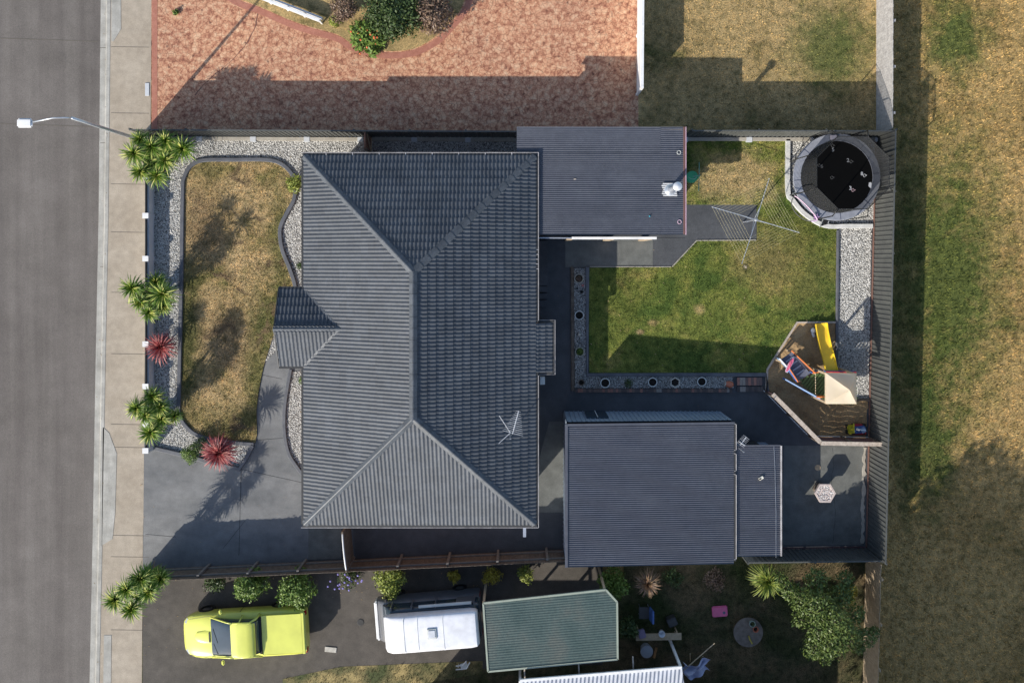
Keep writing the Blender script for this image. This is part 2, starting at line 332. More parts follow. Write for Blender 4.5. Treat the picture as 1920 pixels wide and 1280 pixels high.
M['stone'] = mat('pale_cast_stone', [(.3, (.42, .40, .35)), (.7, (.56, .53, .47))], 8, rough=.85, fine=(30, .8, 1.1))
M['lime'] = mat('lime_car_paint', (.70, .72, .14), rough=.28, coat=.5, scale=1)
M['vanwhite'] = mat('white_van_paint', (.80, .80, .83), rough=.35, coat=.3)
M['tyre'] = mat('tyre_rubber', .015, rough=.85)
M['rim'] = mat('alloy_rim', .35, rough=.3, metal=.8)
M['lampglass'] = mat('headlight_lens', (.55, .58, .6), rough=.1)
M['lampred'] = mat('tail_light_lens', (.4, .01, .01), rough=.15)
M['greenroof'] = mat('faded_green_steel', [(.3, (.035, .068, .066)), (.5, (.055, .088, .084)), (.7, (.085, .10, .09))], .9, 7, .6, fine=(9, .82, 1.12))
M['whiteroof'] = mat('white_corrugated_steel', (.42, .45, .51), rough=.45)
M['fabric'] = mat('pale_blue_fabric', (.42, .44, .58), rough=.9)
M['bark'] = mat('grey_bark', [(.3, (.10, .08, .06)), (.7, (.2, .165, .13))], 9, rough=.95)
def leafmat(name, a, b, c=None, scale=7):
    st = [(.3, a), (.7, b)] if c is None else [(.3, a), (.5, b), (.7, c)]
    m = mat(name, st, scale, 4, .5, spec=.4)
    return m
M['leaf'] = leafmat('mid_green_leaf', (.055, .11, .018), (.13, .21, .035), (.23, .30, .07))
M['leaf_dark'] = leafmat('dark_green_leaf', (.025, .05, .014), (.055, .09, .025), (.09, .13, .04))
M['leaf_yel'] = leafmat('yellow_green_leaf', (.12, .17, .025), (.24, .28, .05), (.36, .38, .09))
M['leaf_gold'] = leafmat('golden_leaf', (.35, .28, .03), (.5, .40, .06))
M['leaf_brown'] = leafmat('purple_brown_leaf', (.10, .06, .05), (.2, .13, .09), (.30, .22, .14))
M['blade'] = leafmat('cordyline_green_blade', (.04, .095, .008), (.10, .19, .014), (.20, .30, .035), 9)
M['blade_lt'] = leafmat('cordyline_pale_blade', (.40, .45, .08), (.58, .58, .18), scale=9)
M['blade_red'] = leafmat('cordyline_red_blade', (.13, .018, .022), (.28, .04, .045), (.45, .13, .12), 9)
M['blade_pink'] = leafmat('cordyline_pink_blade', (.45, .13, .12), (.62, .26, .22), scale=9)
M['blade_br'] = leafmat('bronze_blade', (.14, .07, .045), (.26, .16, .09), (.35, .25, .13), 9)
M['flower'] = mat('orange_flower', (.65, .14, .05), rough=.6)
M['violet'] = mat('violet_flower', (.30, .26, .65), rough=.6)
def netmat():
    m = bpy.data.materials.new('safety_net'); m.use_nodes = True; nt = m.node_tree; b = nt.nodes['Principled BSDF']
    b.inputs['Base Color'].default_value = (.03, .032, .035, 1); b.inputs['Roughness'].default_value = .8; b.inputs['Alpha'].default_value = .55
    return m
M['net'] = netmat()
# ---------------------------------------------------------------- the setting
def sheet(name, px, m, z, depth=.12, raw=False, kind='structure'):
    pts = px if raw else PL(px)
    o = MB().prism(pts, z-depth, z).build(name, m); o['kind'] = kind; return o
sheet('ground', [(-150, -150), (150, -150), (150, 150), (-150, 150)], M['field'], -.16, .3, raw=True)
sheet('road', [(-1400, -900), (191, -900), (187, 0), (183, 400), (177, 700), (172, 1000), (166, 1280), (155, 2000), (-1400, 2000)], M['asphalt'], -.10)
g = [(189, -900), (187, 0), (183, 400), (177, 700), (172, 1000), (166, 1280), (155, 2000)]
def offs(p, d): return [(x+d, y) for x, y in p]
sheet('gutter', g + offs(g, 12)[::-1], M['kerbstone'], -.085)
MB().sweep(PL(offs(g, 17)), .24, -.15, .012, bev=.05).build('kerb', M['kerbstone'])['kind'] = 'structure'
sheet('footpath', offs(g, 20) + [(268, 2000), (265, 1400), (268, 1000), (280, 600), (284, 0), (284, -900)], M['path'], .0)
# joints in the footpath, driveway crossovers and road
jm = MB()
for py in (88, 212, 345, 435, 548, 663, 795, 838, 1003, 1043, 1180):
    jm.bar(P(208, py, .003), P(279, py+1, .003), .016, .006)
for py in (70, 230):
    jm.bar(P(-300, py-8, -.098), P(184, py+8, -.098), .03, .006)
for py in (90, 268, 500, 663, 838, 1090):
    jm.bar(P(188, py, -.083), P(200, py, -.083), .02, .006)
jm.build('footpath_joints', mat('grey_joint', (.13, .115, .095), rough=.9))['kind'] = 'structure'
pm = MB().prism(PL(smooth_path([(88, 112), (92, 100), (108, 97), (120, 104), (119, 128), (106, 136), (92, 132)], 3, True)), -.15, -.096)
pm.build('road_patch', M['asphalt'])['kind'] = 'structure'
for pts in ([(209, -60), (226, -60), (227, 55), (213, 78), (209, 78)], [(193, 800), (205, 812), (219, 850), (216, 960), (211, 1010), (191, 1022)], [(195, 1190), (209, 1190), (207, 1400), (192, 1400)]):
    sheet('driveway_crossover', pts, M['kerbstone'], .012)
# the paved lot itself
sheet('paving', [(275, 250), (1642, 250), (1625, 1040), (1060, 1045), (268, 1075)], M['drive_dark'], 0.0)
sheet('driveway', [(271, 760), (480, 620), (523, 545), (580, 545), (578, 1052), (268, 1070)], M['drive'], .004)
sheet('driveway', [(578, 545), (640, 545), (640, 1046), (578, 1049)], M['drive_mid'], .0035)
dj = MB()
for a, b in (((273, 1001), (330, 1006)), ((452, 879), (570, 905)), ((452, 879), (448, 1040)), ((480, 825), (540, 820)), ((489, 702), (528, 710)), ((460, 975), (418, 1028))):
    dj.bar(P(*a, .005), P(*b, .005), .014, .006)
dj.build('driveway_joints', M['ground_line'])['kind'] = 'structure'
sheet('worn_paving', [(1060, 449), (1224, 449), (1224, 499), (1075, 501), (1060, 501)], M['drive_mid'], .004)
sheet('back_path', [(1285, 384), (1418, 384), (1418, 449), (1306, 449), (1258, 499), (1225, 499), (1225, 446), (1285, 446)], M['drive_dark'], .012)
sheet('patio', [(1470, 835), (1621, 835), (1617, 1021), (1466, 1021)], M['drive_mid'], .004)
sheet('concrete_pad', [(1030, 790), (1062, 790), (1062, 960), (1008, 960), (1008, 870)], M['drive_mid'], .004)
lawn = [(345, 350), (348, 330), (360, 312), (382, 304), (500, 303), (525, 309), (543, 325), (552, 345), (551, 372), (540, 395), (527, 420), (524, 440), (529, 470), (541, 500), (551, 530), (553, 548), (560, 560), (560, 620), (519, 622), (505, 655), (494, 690), (486, 730), (481, 770), (479, 829), (440, 827), (400, 823), (368, 812), (348, 795), (336, 775), (336, 740), (338, 640), (341, 500)]
gravel = [(288, 256), (978, 258), (978, 330), (620, 330), (620, 545), (478, 700), (478, 832), (452, 877), (425, 872), (345, 850), (289, 834)]
sheet('gravel_bed', gravel, M['gravel_base'], .02)
gravel2 = [(545, 697), (537, 740), (534, 800), (542, 845), (570, 885), (600, 890), (600, 690)]
sheet('gravel_bed', gravel2, M['gravel_base'], .02)
sheet('front_lawn', smooth_path(lawn, 3, True), M['lawn_dry'], .05)
blawn = [(1285, 264), (1474, 264), (1474, 360), (1490, 392), (1530, 422), (1569, 430), (1567, 605), (1494, 605), (1440, 690), (1438, 700), (1105, 699), (1103, 502), (1258, 501), (1306, 451), (1419, 450), (1419, 384), (1285, 384)]
sheet('back_lawn', blawn, M['lawn_green'], .03)
grav3 = [(1479, 262), (1640, 262), (1638, 419), (1545, 419), (1515, 400), (1489, 368), (1480, 350)]
grav4 = [(1573, 428), (1634, 428), (1628, 747), (1569, 747)]
bedL = [(1076, 503), (1098, 503), (1098, 704), (1374, 704), (1374, 727), (1078, 727)]
sheet('gravel_bed', grav3, M['gravel_base'], .02); sheet('gravel_bed', grav4, M['gravel_base'], .02)
sheet('gravel_bed', bedL, M['gravel_grey'], .05)
sand = [(1495, 605), (1568, 605), (1570, 747), (1627, 747), (1622, 822), (1540, 822), (1436, 733), (1440, 690)]
def sandpit():
    n = 90; a = np.array(PL(sand)); x0, y0 = a.min(0); x1, y1 = a.max(0)
    bm = bmesh.new(); gx = np.linspace(x0-.1, x1+.1, n); gy = np.linspace(y0-.1, y1+.1, n)
    V = [[bm.verts.new((x, y, .03+.018*math.sin(x*9+2*math.sin(y*5))+.014*math.sin(y*13+3*math.sin(x*4))+random.uniform(-.008, .008))) for x in gx] for y in gy]
    for j in range(n-1):
        for i in range(n-1): bm.faces.new((V[j][i], V[j][i+1], V[j+1][i+1], V[j+1][i]))
    def inside(p):
        c = False; q = PL(sand); m = len(q)
        for i in range(m):
            (xa, ya), (xb, yb) = q[i], q[i-1]
            if (ya > p.y) != (yb > p.y) and p.x < (xb-xa)*(p.y-ya)/(yb-ya)+xa: c = not c
        return c
    bmesh.ops.delete(bm, geom=[f for f in bm.faces if not inside(f.calc_center_median())], context='FACES')
    me = bpy.data.meshes.new('sand'); bm.to_mesh(me); bm.free(); me.polygons.foreach_set('use_smooth', [True]*len(me.polygons))
    o = link('sand', me, M['sand']); o['kind'] = 'structure'
    sheet('sand_bed', sand, M['sand'], .006)
sandpit()
def ground_line(name, pts, z, m, wd=.012):
    mb = MB(); q = smooth_path(pts, 6); q = [(x+random.uniform(-.9, .9), y+random.uniform(-.9, .9)) for x, y in q]
    mb.sweep(PL(q), wd, z-.01, z+.003, bev=.001, jit=.6); mb.build(name, m)['kind'] = 'structure'
ground_line('driveway_crack', [(448, 1040), (450, 960), (453, 880)], .0055, M['ground_line'], .008)
ground_line('patio_crack', [(1560, 838), (1563, 870), (1559, 900), (1566, 960), (1561, 1018)], .0055, M['ground_line'], .008)
ground_line('painted_pole_shadow', [(365, 178), (395, 146), (430, 118), (470, 70), (484, 26)], .001, mat('pole_shadow_tone', (.17, .08, .06), rough=.9), .035)  # dark line painted where the street lamp pole's shadow crosses the red driveway
# land outside the lot
sheet('field', [(1640, -1500), (3800, -1500), (3800, 2600), (1615, 2600), (1622, 1040), (1642, 250)], M['field'], .0)
sheet('neighbour_yard', [(1197, -1500), (1640, -1500), (1642, 251), (1197, 251)], M['yard_dry'], .002)
sheet('neighbour_driveway', [(284, -1500), (1200, -1500), (1200, 249), (284, 249)], M['red_drive'], .0)
sheet('neighbour_asphalt', [(268, 1072), (1060, 1046), (1130, 1044), (1130, 1245), (640, 1262), (560, 1290), (520, 1700), (266, 1700)], M['drive_brown'], .002)
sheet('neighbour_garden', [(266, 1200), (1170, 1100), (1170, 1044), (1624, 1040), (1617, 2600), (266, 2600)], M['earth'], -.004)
sheet('garden_strip', [(530, 1272), (640, 1249), (905, 1238), (905, 1262), (760, 1285), (620, 1330), (530, 1330)], mat('weedy_strip', [(.38, (.07, .085, .03)), (.5, (.16, .14, .06)), (.62, (.36, .28, .12))], 1.1, 8, .95, fine=(22, .6, 1.3)), .008)
bandL = MB().sweep(PL([(290, -600), (290, 250)]), .23, -.1, .006)
bandL.sweep(PL(smooth_path([(380, -40), (440, 3), (490, 22), (560, 52), (630, 72), (665, 92), (720, 104), (775, 100), (820, 78), (850, 48), (872, 20), (890, -20)], 5)), .26, -.1, .008)
bandL.build('driveway_border', M['red_band'])['kind'] = 'structure'
sheet('garden_bed', smooth_path([(440, -10), (490, 14), (560, 44), (630, 64), (665, 84), (720, 96), (775, 92), (815, 70), (845, 40), (868, 8), (880, -80), (700, -120), (440, -60)], 3, True), M['yard_dry'], .03)
# ---------------------------------------------------------------- ground cover (stuff)
def inpoly(xy, poly):
    x, y = xy[:, 0], xy[:, 1]; c = np.zeros(len(xy), bool); m = len(poly)
    for i in range(m):
        (xa, ya), (xb, yb) = poly[i], poly[i-1]
        cond = ((ya > y) != (yb > y)) & (x < (xb-xa)*(y-ya)/((yb-ya) if yb != ya else 1e-9)+xa); c ^= cond
    return c
def scatter(polys, dens):
    out = []
    for p in polys:
        a = np.array(p); lo, hi = a.min(0), a.max(0); n = int(dens*np.prod(hi-lo))
        q = RNG.uniform(lo, hi, (n, 2)); out.append(q[inpoly(q, p)])
    return np.concatenate(out)
def pebbles(name, label, polys, dens, size, m, z):
    q = scatter(polys, dens); n = len(q)
    oc = np.array([(1, 0, 0), (-1, 0, 0), (0, 1, 0), (0, -1, 0), (0, 0, 1), (0, 0, -1)], float)
    sc = RNG.uniform(.6, 1.35, (n, 1, 1))*size*RNG.uniform(.65, 1.25, (n, 1, 3)); sc[:, :, 2] *= .6
    v = oc[None]*sc; a = RNG.uniform(0, 6.28, n); ca, sa = np.cos(a)[:, None], np.sin(a)[:, None]
    tx = RNG.uniform(-.5, .5, n)[:, None]
    x, y, zz = v[:, :, 0], v[:, :, 1], v[:, :, 2]; zz = zz+x*tx
    v = np.stack([x*ca-y*sa+q[:, :1], x*sa+y*ca+q[:, 1:], zz+z+size*.2], 2).reshape(-1, 3)
    fo = np.array([(0, 2, 4), (2, 1, 4), (1, 3, 4), (3, 0, 4), (2, 0, 5), (1, 2, 5), (3, 1, 5), (0, 3, 5)])
    f = (fo[None]+np.arange(n)[:, None, None]*6).reshape(-1, 3)
    o = link(name, npmesh(name, v, f), m); o['kind'] = 'stuff'; o['label'] = label; o['category'] = 'gravel'; return o
pebbles('white_gravel', 'white pebbles filling the beds round the front lawn and along the house', [PL(gravel), PL(gravel2)], 620, .026, M['pebble'], .022)
pebbles('white_gravel', 'white pebbles under the trampoline and down the strip by the back fence', [PL(grav3), PL(grav4)], 620, .026, M['pebble'], .022)
pebbles('grey_gravel', 'grey pebbles in the narrow L shaped pot bed', [PL(bedL)], 620, .024, M['pebble_grey'], .052)
def tufts(name, label, polys, dens, h, m, z, lean=.9, wd=.008):
    q = scatter(polys, dens); n = len(q); a = RNG.uniform(0, 6.28, n); L = RNG.uniform(.5, 1.3, n)*h; t = RNG.uniform(.2, lean, n)
    dx, dy = np.cos(a), np.sin(a); w_ = RNG.uniform(.6, 1.4, n)*wd
    b1 = np.stack([q[:, 0]-dy*w_, q[:, 1]+dx*w_, np.full(n, z)], 1); b2 = np.stack([q[:, 0]+dy*w_, q[:, 1]-dx*w_, np.full(n, z)], 1)
    tp = np.stack([q[:, 0]+dx*L*t, q[:, 1]+dy*L*t, z+L*np.sqrt(1-np.minimum(t, .98)**2)], 1)
    v = np.stack([b1, b2, tp], 1).reshape(-1, 3); f = np.arange(3*n).reshape(n, 3)
    o = link(name, npmesh(name, v, f), m); o['kind'] = 'stuff'; o['label'] = label; o['category'] = 'grass'; return o
flawn = [p for p in PL(lawn)]
tufts('dry_grass', 'dry brown grass blades of the front lawn', [flawn], 520, .06, M['lawn_dry_blades'], .05, wd=.012)
tufts('green_grass', 'short green grass blades of the back lawn', [PL(blawn)], 520, .06, M['lawn_green_blades'], .03, wd=.012)
tufts('yard_grass', 'dry patchy grass blades of the yard above the trampoline', [PL([(1203, -80), (1640, -80), (1642, 245), (1203, 245)])], 330, .07, M['yard_dry_blades'], .0, wd=.014)
tufts('field_grass', 'long dry grass blades of the open field behind the fence', [PL([(1652, -80), (2000, -80), (2000, 1380), (1628, 1380), (1632, 1040)])], 260, .11, M['field_blades'], .0, wd=.016)
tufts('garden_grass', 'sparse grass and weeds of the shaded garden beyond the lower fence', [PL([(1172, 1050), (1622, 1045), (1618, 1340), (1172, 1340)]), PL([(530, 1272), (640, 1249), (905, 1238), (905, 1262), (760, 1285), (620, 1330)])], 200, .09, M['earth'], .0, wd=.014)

def litter(name, label, polys, dens, size, m, z):
    q = scatter(polys, dens); n = len(q); a = RNG.uniform(0, 6.28, n); L = RNG.uniform(.5, 1.4, n)*size; dx, dy = np.cos(a)*L, np.sin(a)*L; t = RNG.uniform(-.01, .012, n)
    c = np.stack([q[:, 0], q[:, 1], np.full(n, z+.012)], 1); v = np.stack([c-np.stack([dx, dy, t], 1), c+np.stack([-dy*.4, dx*.4, t*0+.008], 1), c+np.stack([dx, dy, t], 1), c-np.stack([-dy*.4, dx*.4, t*0], 1)], 1).reshape(-1, 3)
    o = link(name, npmesh(name, v, np.arange(4*n).reshape(n, 4)), m); o['kind'] = 'stuff'; o['label'] = label; o['category'] = 'leaf litter'; return o
M['litter'] = mat('dry_leaf', [(.3, (.14, .085, .04)), (.5, (.30, .21, .11)), (.7, (.45, .36, .22))], 15, rough=.9)
litter('leaf_litter', 'dry leaves scattered over the gravel beds and kerb corners of the front garden', [PL(gravel), PL(gravel2)], 3.0, .03, M['litter'], .045)
litter('leaf_litter', 'dry leaves and crumbs blown over the charcoal paving and driveway', [PL([(275, 850), (570, 890), (570, 1050), (275, 1055)]), PL([(1010, 500), (1065, 500), (1065, 760), (1430, 760), (1530, 840), (1530, 1010), (1470, 1010), (1470, 830), (1380, 770), (1010, 770)]), PL([(1225, 450), (1300, 450), (1256, 498), (1225, 498)]), PL([(1540, 840), (1618, 840), (1612, 1015), (1540, 1015)])], 1.1, .022, M['litter'], .008)
litter('leaf_litter', 'dry leaves along the gutter and footpath of the street', [PL([(190, -50), (206, -50), (190, 1330), (172, 1330)]), PL([(262, 880), (276, 880), (276, 1250), (262, 1250)]), PL([(268, 1080), (900, 1065), (900, 1110), (268, 1240)])], 3.2, .03, M['litter'], .004)
litter('leaf_litter', 'leaf crumbs and fluff on the green lawn', [PL(blawn)], 2.0, .035, M['litter'], .06)
# ---------------------------------------------------------------- kerbs and edging
def edging(px, wd, h, m, label, cat='garden edging', name='garden_edging', z0=-.05, bev=.02, smooth=True, grp=None, jit=0):
    path = smooth_path(px, 5) if smooth else px
    o = MB().sweep(PL(path), wd, z0, h, bev=bev, jit=jit).build(name, m); return tag(o, label, cat, grp)
edging([(336, 775), (337, 740), (339, 640), (342, 500), (344, 360), (347, 333), (359, 312), (382, 301), (440, 300), (498, 300), (525, 306), (545, 322), (554, 342), (553, 372), (541, 396), (529, 420), (526, 440), (531, 470), (543, 500), (553, 530), (556, 552)], .17, .13, M['kerb_dark'], 'long curving charcoal kerb round the top and left of the dry front lawn')
edging([(335, 770), (345, 792), (366, 812), (400, 824), (440, 829), (477, 832)], .17, .13, M['kerb_dark'], 'short charcoal kerb along the bottom end of the dry front lawn')
edging([(288, 838), (318, 845), (352, 853), (400, 866), (450, 878), (463, 858), (475, 834)], .17, .15, M['kerb_dark'], 'charcoal kerb of the pointed gravel bed beside the driveway', smooth=False)
edging([(546, 692), (538, 738), (534, 775), (535, 815), (542, 848), (556, 872), (578, 900)], .15, .12, M['kerb_dark'], 'curved charcoal kerb between the front path and the house gravel')
edging([(1101, 501), (1101, 702), (1436, 702), (1438, 735)], .17, .1, M['kerb_dark'], 'charcoal kerb round two sides of the green back lawn', smooth=False)
edging([(1073, 501), (1074, 732)], .14, .09, M['timber_dark'], 'dark sleeper along the left side of the pot bed', smooth=False)
edging([(1476, 262), (1476, 358), (1485, 376), (1508, 402), (1545, 423), (1590, 424), (1634, 424)], .19, .16, M['kerb_white'], 'white painted edging curving round the trampoline gravel', bev=.01)
edging([(1570, 432), (1568, 600), (1567, 747)], .11, .13, M['kerb_dark'], 'charcoal edging left of the long white gravel strip', smooth=False)
edging([(1568, 604), (1494, 604), (1438, 692), (1436, 733)], .09, .1, M['timber'], 'pale timber edge of the sandpit beside the lawn', smooth=False, bev=.01)
edging([(1570, 749), (1628, 749)], .1, .13, M['timber_dark'], 'dark sleeper between the gravel strip and the sandpit', smooth=False)
edging([(1622, 838)]+[(1622-random.uniform(0, 3)-k*.15, 838+k*6.2) for k in range(1, 30)], .13, .035, M['plinth'], 'ragged pale mortar edge along the patio under the back fence', jit=.5, bev=.008, smooth=False)
edging([(1260, 500), (1306, 451), (1417, 450)], .05, .04, M['plinth'], 'thin pale edge between paving and green lawn', smooth=False, bev=.005)
edging([(1106, 500), (1258, 500)], .04, .04, M['plinth'], 'thin pale edge along the top of the green lawn', smooth=False, bev=.005)
# brick edging and brick step
def brickrow(name, label, x0, y0, x1, y1, rows, pal):
    t = thing(name, label, 'bricks', P((x0+x1)/2, (y0+y1)/2)); a = P2(x0, y0); b = P2(x1, y1); n = max(1, int(abs(b[0]-a[0])/.115)); hy = abs(b[1]-a[1])/rows
    m = bpy.data.materials.new('old_brick'); m.use_nodes = True; nt = m.node_tree; bs = nt.nodes['Principled BSDF']; v = nt.nodes.new('ShaderNodeTexWhiteNoise'); v.noise_dimensions = '1D'
    ob = nt.nodes.new('ShaderNodeNewGeometry'); nt.links.new(ob.outputs['Random Per Island'], v.inputs['W']); k = len(pal)
    nt.links.new(ramp(nt, v.outputs['Value'], [(q, c) for q, c in zip((0, .42, .68, .88), pal)], 'CONSTANT'), bs.inputs['Base Color']); bs.inputs['Roughness'].default_value = .9
    mb = MB()
    for r in range(rows):
        for i in range(n): mb.box((a[0]+(i+.5)*(b[0]-a[0])/n, max(a[1], b[1])-(r+.5)*hy, .03+random.uniform(0, .006)), (abs(b[0]-a[0])/n-.008, hy-.012, .1), rz=random.uniform(-.02, .02))
    mb.build('bricks', m, t); MB().box(((a[0]+b[0])/2, (a[1]+b[1])/2, .02), (abs(b[0]-a[0]), abs(b[1]-a[1]), .09)).build('mortar', M['drive_dark'], t); return t
pal = [(.10, .08, .075), (.17, .12, .10), (.30, .15, .115), (.28, .25, .22)]
brickrow('brick_edging', 'row of mixed bricks along the bottom of the pot bed', 1078, 728, 1372, 735, 1, pal)
brickrow('brick_step', 'small two row brick step at the right end of the pot bed', 1381, 707, 1428, 722, 1, [(.34, .17, .13), (.16, .11, .10), (.30, .26, .22)])
brickrow('brick_step', 'dark lower course of old bricks below the small brick step', 1381, 724, 1430, 734, 1, [(.07, .06, .06), (.10, .085, .08), (.28, .25, .22)])

# ---------------------------------------------------------------- roofs
def tile_slope(name, O, u, vdir, L, V, clips, m, parent, pitch=.152, course=.345, amp=.027, v0=0.0):
    """real tiles: rolls across u, stepped courses up v; clips = list of (point, normal) keep side normal"""
    O = np.array(O); u = np.array(u); vd = np.array(vdir); nn = np.cross(u, vd); nn = nn/np.linalg.norm(nn)
    if nn[2] < 0: nn = -nn
    us = np.arange(0, L+1e-6, pitch/8); ph = (us/pitch) % 1
    prof = np.where(ph < .68, np.sin(np.pi*ph/.68)**.8, 0)*amp
    nc = int(math.ceil((V-v0)/course)); vs = []; fs = []; base = 0; n = len(us)
    for c in range(nc):
        a = v0+c*course; rows = [(a-.004, -.012), (a+.03, .026), (a+course*.5, .014), (a+course+.012, -.004)]
        jit = RNG.uniform(-.003, .003, n//8+2)
        jj = jit[(us/pitch).astype(int)]
        for r_, (vv, h) in enumerate(rows):
            hh = prof*(1 if r_ > 0 else .25)+h+jj*.5
            p = O+np.outer(us, u)+vd*vv+np.outer(hh, nn); vs.append(p)
        for r in range(3):
            i = np.arange(n-1)+base+r*n
            fs.append(np.stack([i, i+1, i+1+n, i+n], 1))
        base += 4*n
    me = npmesh(name, np.concatenate(vs), np.concatenate(fs))
    bm = bmesh.new(); bm.from_mesh(me)
    for pt, no in clips:
        bmesh.ops.bisect_plane(bm, geom=bm.verts[:]+bm.edges[:]+bm.faces[:], plane_co=pt, plane_no=no, clear_inner=True)
    bmesh.ops.recalc_face_normals(bm, faces=bm.faces)
    bm.to_mesh(me); bm.free(); me.polygons.foreach_set('use_smooth', [True]*len(me.polygons)); me.set_sharp_from_angle(angle=R(50))
    return link(name, me, m, parent)
ZE = 2.55; PT = math.tan(R(24)); cp, sp = math.cos(R(24)), math.sin(R(24))
X0, Y1 = P2(569, 291, ZE); X1, Y0 = P2(1005, 984, ZE); HW = (X1-X0)/2; XR = (X0+X1)/2; ZR = ZE+HW*PT; VL = HW/cp
house = thing('house', 'single storey house with hipped charcoal tiled roof in the middle of the lot', 'house', ((X0+X1)/2, (Y0+Y1)/2, 0))
wl = MB()
wx0, wx1, wy0, wy1 = X0+.55, X1-.5, Y0+.5, Y1-.5
wl.box(((wx0+wx1)/2, (wy0+wy1)/2, ZE/2), (wx1-wx0, wy1-wy0, ZE-.02))
wl.build('wall', M['brick'], house)
sf = MB().prism([(X0+.06, Y0+.06), (X1-.06, Y0+.06), (X1-.06, Y1-.06), (X0+.06, Y1-.06)], ZE-.12, ZE-.06); sf.build('soffit', M['offwhite'], house)
A1 = (XR, Y1-HW); A0 = (XR, Y0+HW)
pyc = P2(0, 613.5, 2.9)[1]
PW = (P2(0, 541, ZE)[1]-P2(0, 687, ZE)[1])/2; PYC = (P2(0, 541, ZE)[1]+P2(0, 687, ZE)[1])/2; PX0 = P2(523, 0, ZE)[0]; PZ = ZE+PW*PT
roofs = []
# west, east, north, south slopes
tw = tile_slope('roof_slope', (X0, Y0, ZE), (0, 1, 0), (cp, 0, sp), Y1-Y0, VL, [((X0, Y0, 0), (-1, 1, 0)), ((X0, Y1, 0), (-1, -1, 0)), ((XR, 0, 0), (-1, 0, 0))], M['tile'], house)
te = tile_slope('roof_slope', (X1, Y0, ZE), (0, 1, 0), (-cp, 0, sp), Y1-Y0, VL, [((X1, Y0, 0), (1, 1, 0)), ((X1, Y1, 0), (1, -1, 0)), ((XR, 0, 0), (1, 0, 0))], M['tile'], house)
tn = tile_slope('roof_slope', (X0, Y1, ZE), (1, 0, 0), (0, -cp, sp), X1-X0, VL, [((X0, Y1, 0), (1, 1, 0)), ((X1, Y1, 0), (-1, 1, 0))], M['tile'], house)
ts = tile_slope('roof_slope', (X0, Y0, ZE), (1, 0, 0), (0, cp, sp), X1-X0, VL, [((X0, Y0, 0), (1, -1, 0)), ((X1, Y0, 0), (-1, -1, 0))], M['tile'], house)
# clip: plain underlay so no light leaks
ul = MB()
d = .03
ul.add([(X0, Y0, ZE-d), (X1, Y0, ZE-d), (X1, Y1, ZE-d), (X0, Y1, ZE-d), (XR, A0[1], ZR-d), (XR, A1[1], ZR-d)], [(0, 1, 4), (1, 2, 5, 4), (2, 3, 5), (3, 0, 4, 5), (3, 2, 1, 0)])
ul.build('roof_underlay', M['gutter'], house)
def ridge(path0, path1, r=.155, seg=.42, parent=house, name='ridge_capping', lift=.0):
    a, b = Vector(path0), Vector(path1); L = (b-a).length; n = max(1, int(L/seg)); t = (b-a).normalized()
    side = t.cross(Vector((0, 0, 1))).normalized(); up = side.cross(t); mb = MB(); K = 7
    for i in range(n):
        p = a+t*(L*i/n); q = a+t*(L*(i+1)/n-.012); v = []
        for c, hh, rr in ((p, .012, r), (q, .0, r*.97), ):
            for su, zu in ((-1, -.035), (-.92, .0), (-.12, .075), (.12, .075), (.92, .0), (1, -.035)): v.append(c+side*su*rr+up*(zu+hh+lift))
        mb.add(v, [(k, k+1, 7+k, 6+k) for k in range(5)]+[tuple(range(6)), tuple(reversed(range(6, 12)))])
    v = []
    for c in (a, b):
        for su, zu in ((-.9, -.03), (-.85, -.01), (0, .062), (.85, -.01), (.9, -.03)): v.append(c+side*su*r*.96+up*(zu+lift))
    mb.add(v, [(k, k+1, 6+k, 5+k) for k in range(4)]+[tuple(range(5)), tuple(reversed(range(5, 10)))])
    return mb.build(name, M['ridge'], parent)
c_ = .05
ridge((X0+.05, Y1-.05, ZE), (XR, A1[1], ZR)); ridge((X1-.05, Y1-.05, ZE), (XR, A1[1], ZR))
ridge((X0+.05, Y0+.05, ZE), (XR, A0[1], ZR)); ridge((X1-.05, Y0+.05, ZE), (XR, A0[1], ZR))
ridge((XR, A0[1]-.05, ZR), (XR, A1[1]+.05, ZR), lift=.01)
# porch gable
mx = X0+PW                        # where its ridge dies into the west slope
psl = math.sqrt(PW*PW+(PZ-ZE)**2)
porch = MB()
tile_slope('porch_roof_slope', (PX0, PYC+PW, ZE+.005), (1, 0, 0), (0, -cp, sp), mx-PX0+.1, psl, [((X0, PYC+PW, 0), (-1, -1, 0)) if False else ((mx, PYC, 0), (-1, 1, 0))], M['tile'], house, course=.36)
tile_slope('porch_roof_slope', (PX0, PYC-PW, ZE+.005), (1, 0, 0), (0, cp, sp), mx-PX0+.1, psl, [((mx, PYC, 0), (-1, -1, 0))], M['tile'], house, course=.36)
ridge((PX0-.02, PYC, PZ+.02), (mx+.1, PYC, PZ+.02), r=.12)
gb = MB().add([(PX0+.25, PYC-PW+.1, ZE-.05), (PX0+.25, PYC+PW-.1, ZE-.05), (PX0+.25, PYC, PZ-.1), (PX0+.33, PYC-PW+.1, ZE-.05), (PX0+.33, PYC+PW-.1, ZE-.05), (PX0+.33, PYC, PZ-.1)], [(0, 1, 2), (5, 4, 3), (0, 3, 4, 1), (1, 4, 5, 2), (2, 5, 3, 0)])
gb.build('gable_wall', M['offwhite'], house)
bb = MB(); bb.bar((PX0, PYC+PW, ZE-.02), (PX0, PYC, PZ-.03), .04, .16); bb.bar((PX0, PYC-PW, ZE-.02), (PX0, PYC, PZ-.03), .04, .16); bb.build('bargeboard', M['gutter'], house)
vg = MB()
for s in (1, -1):
    vg.bar((X0+.02, PYC+s*PW, ZE+.035), (mx+.03, PYC, PZ+.045), .09, .02)
vg.build('valley_flashing', M['ridge'], house)
pp = MB()
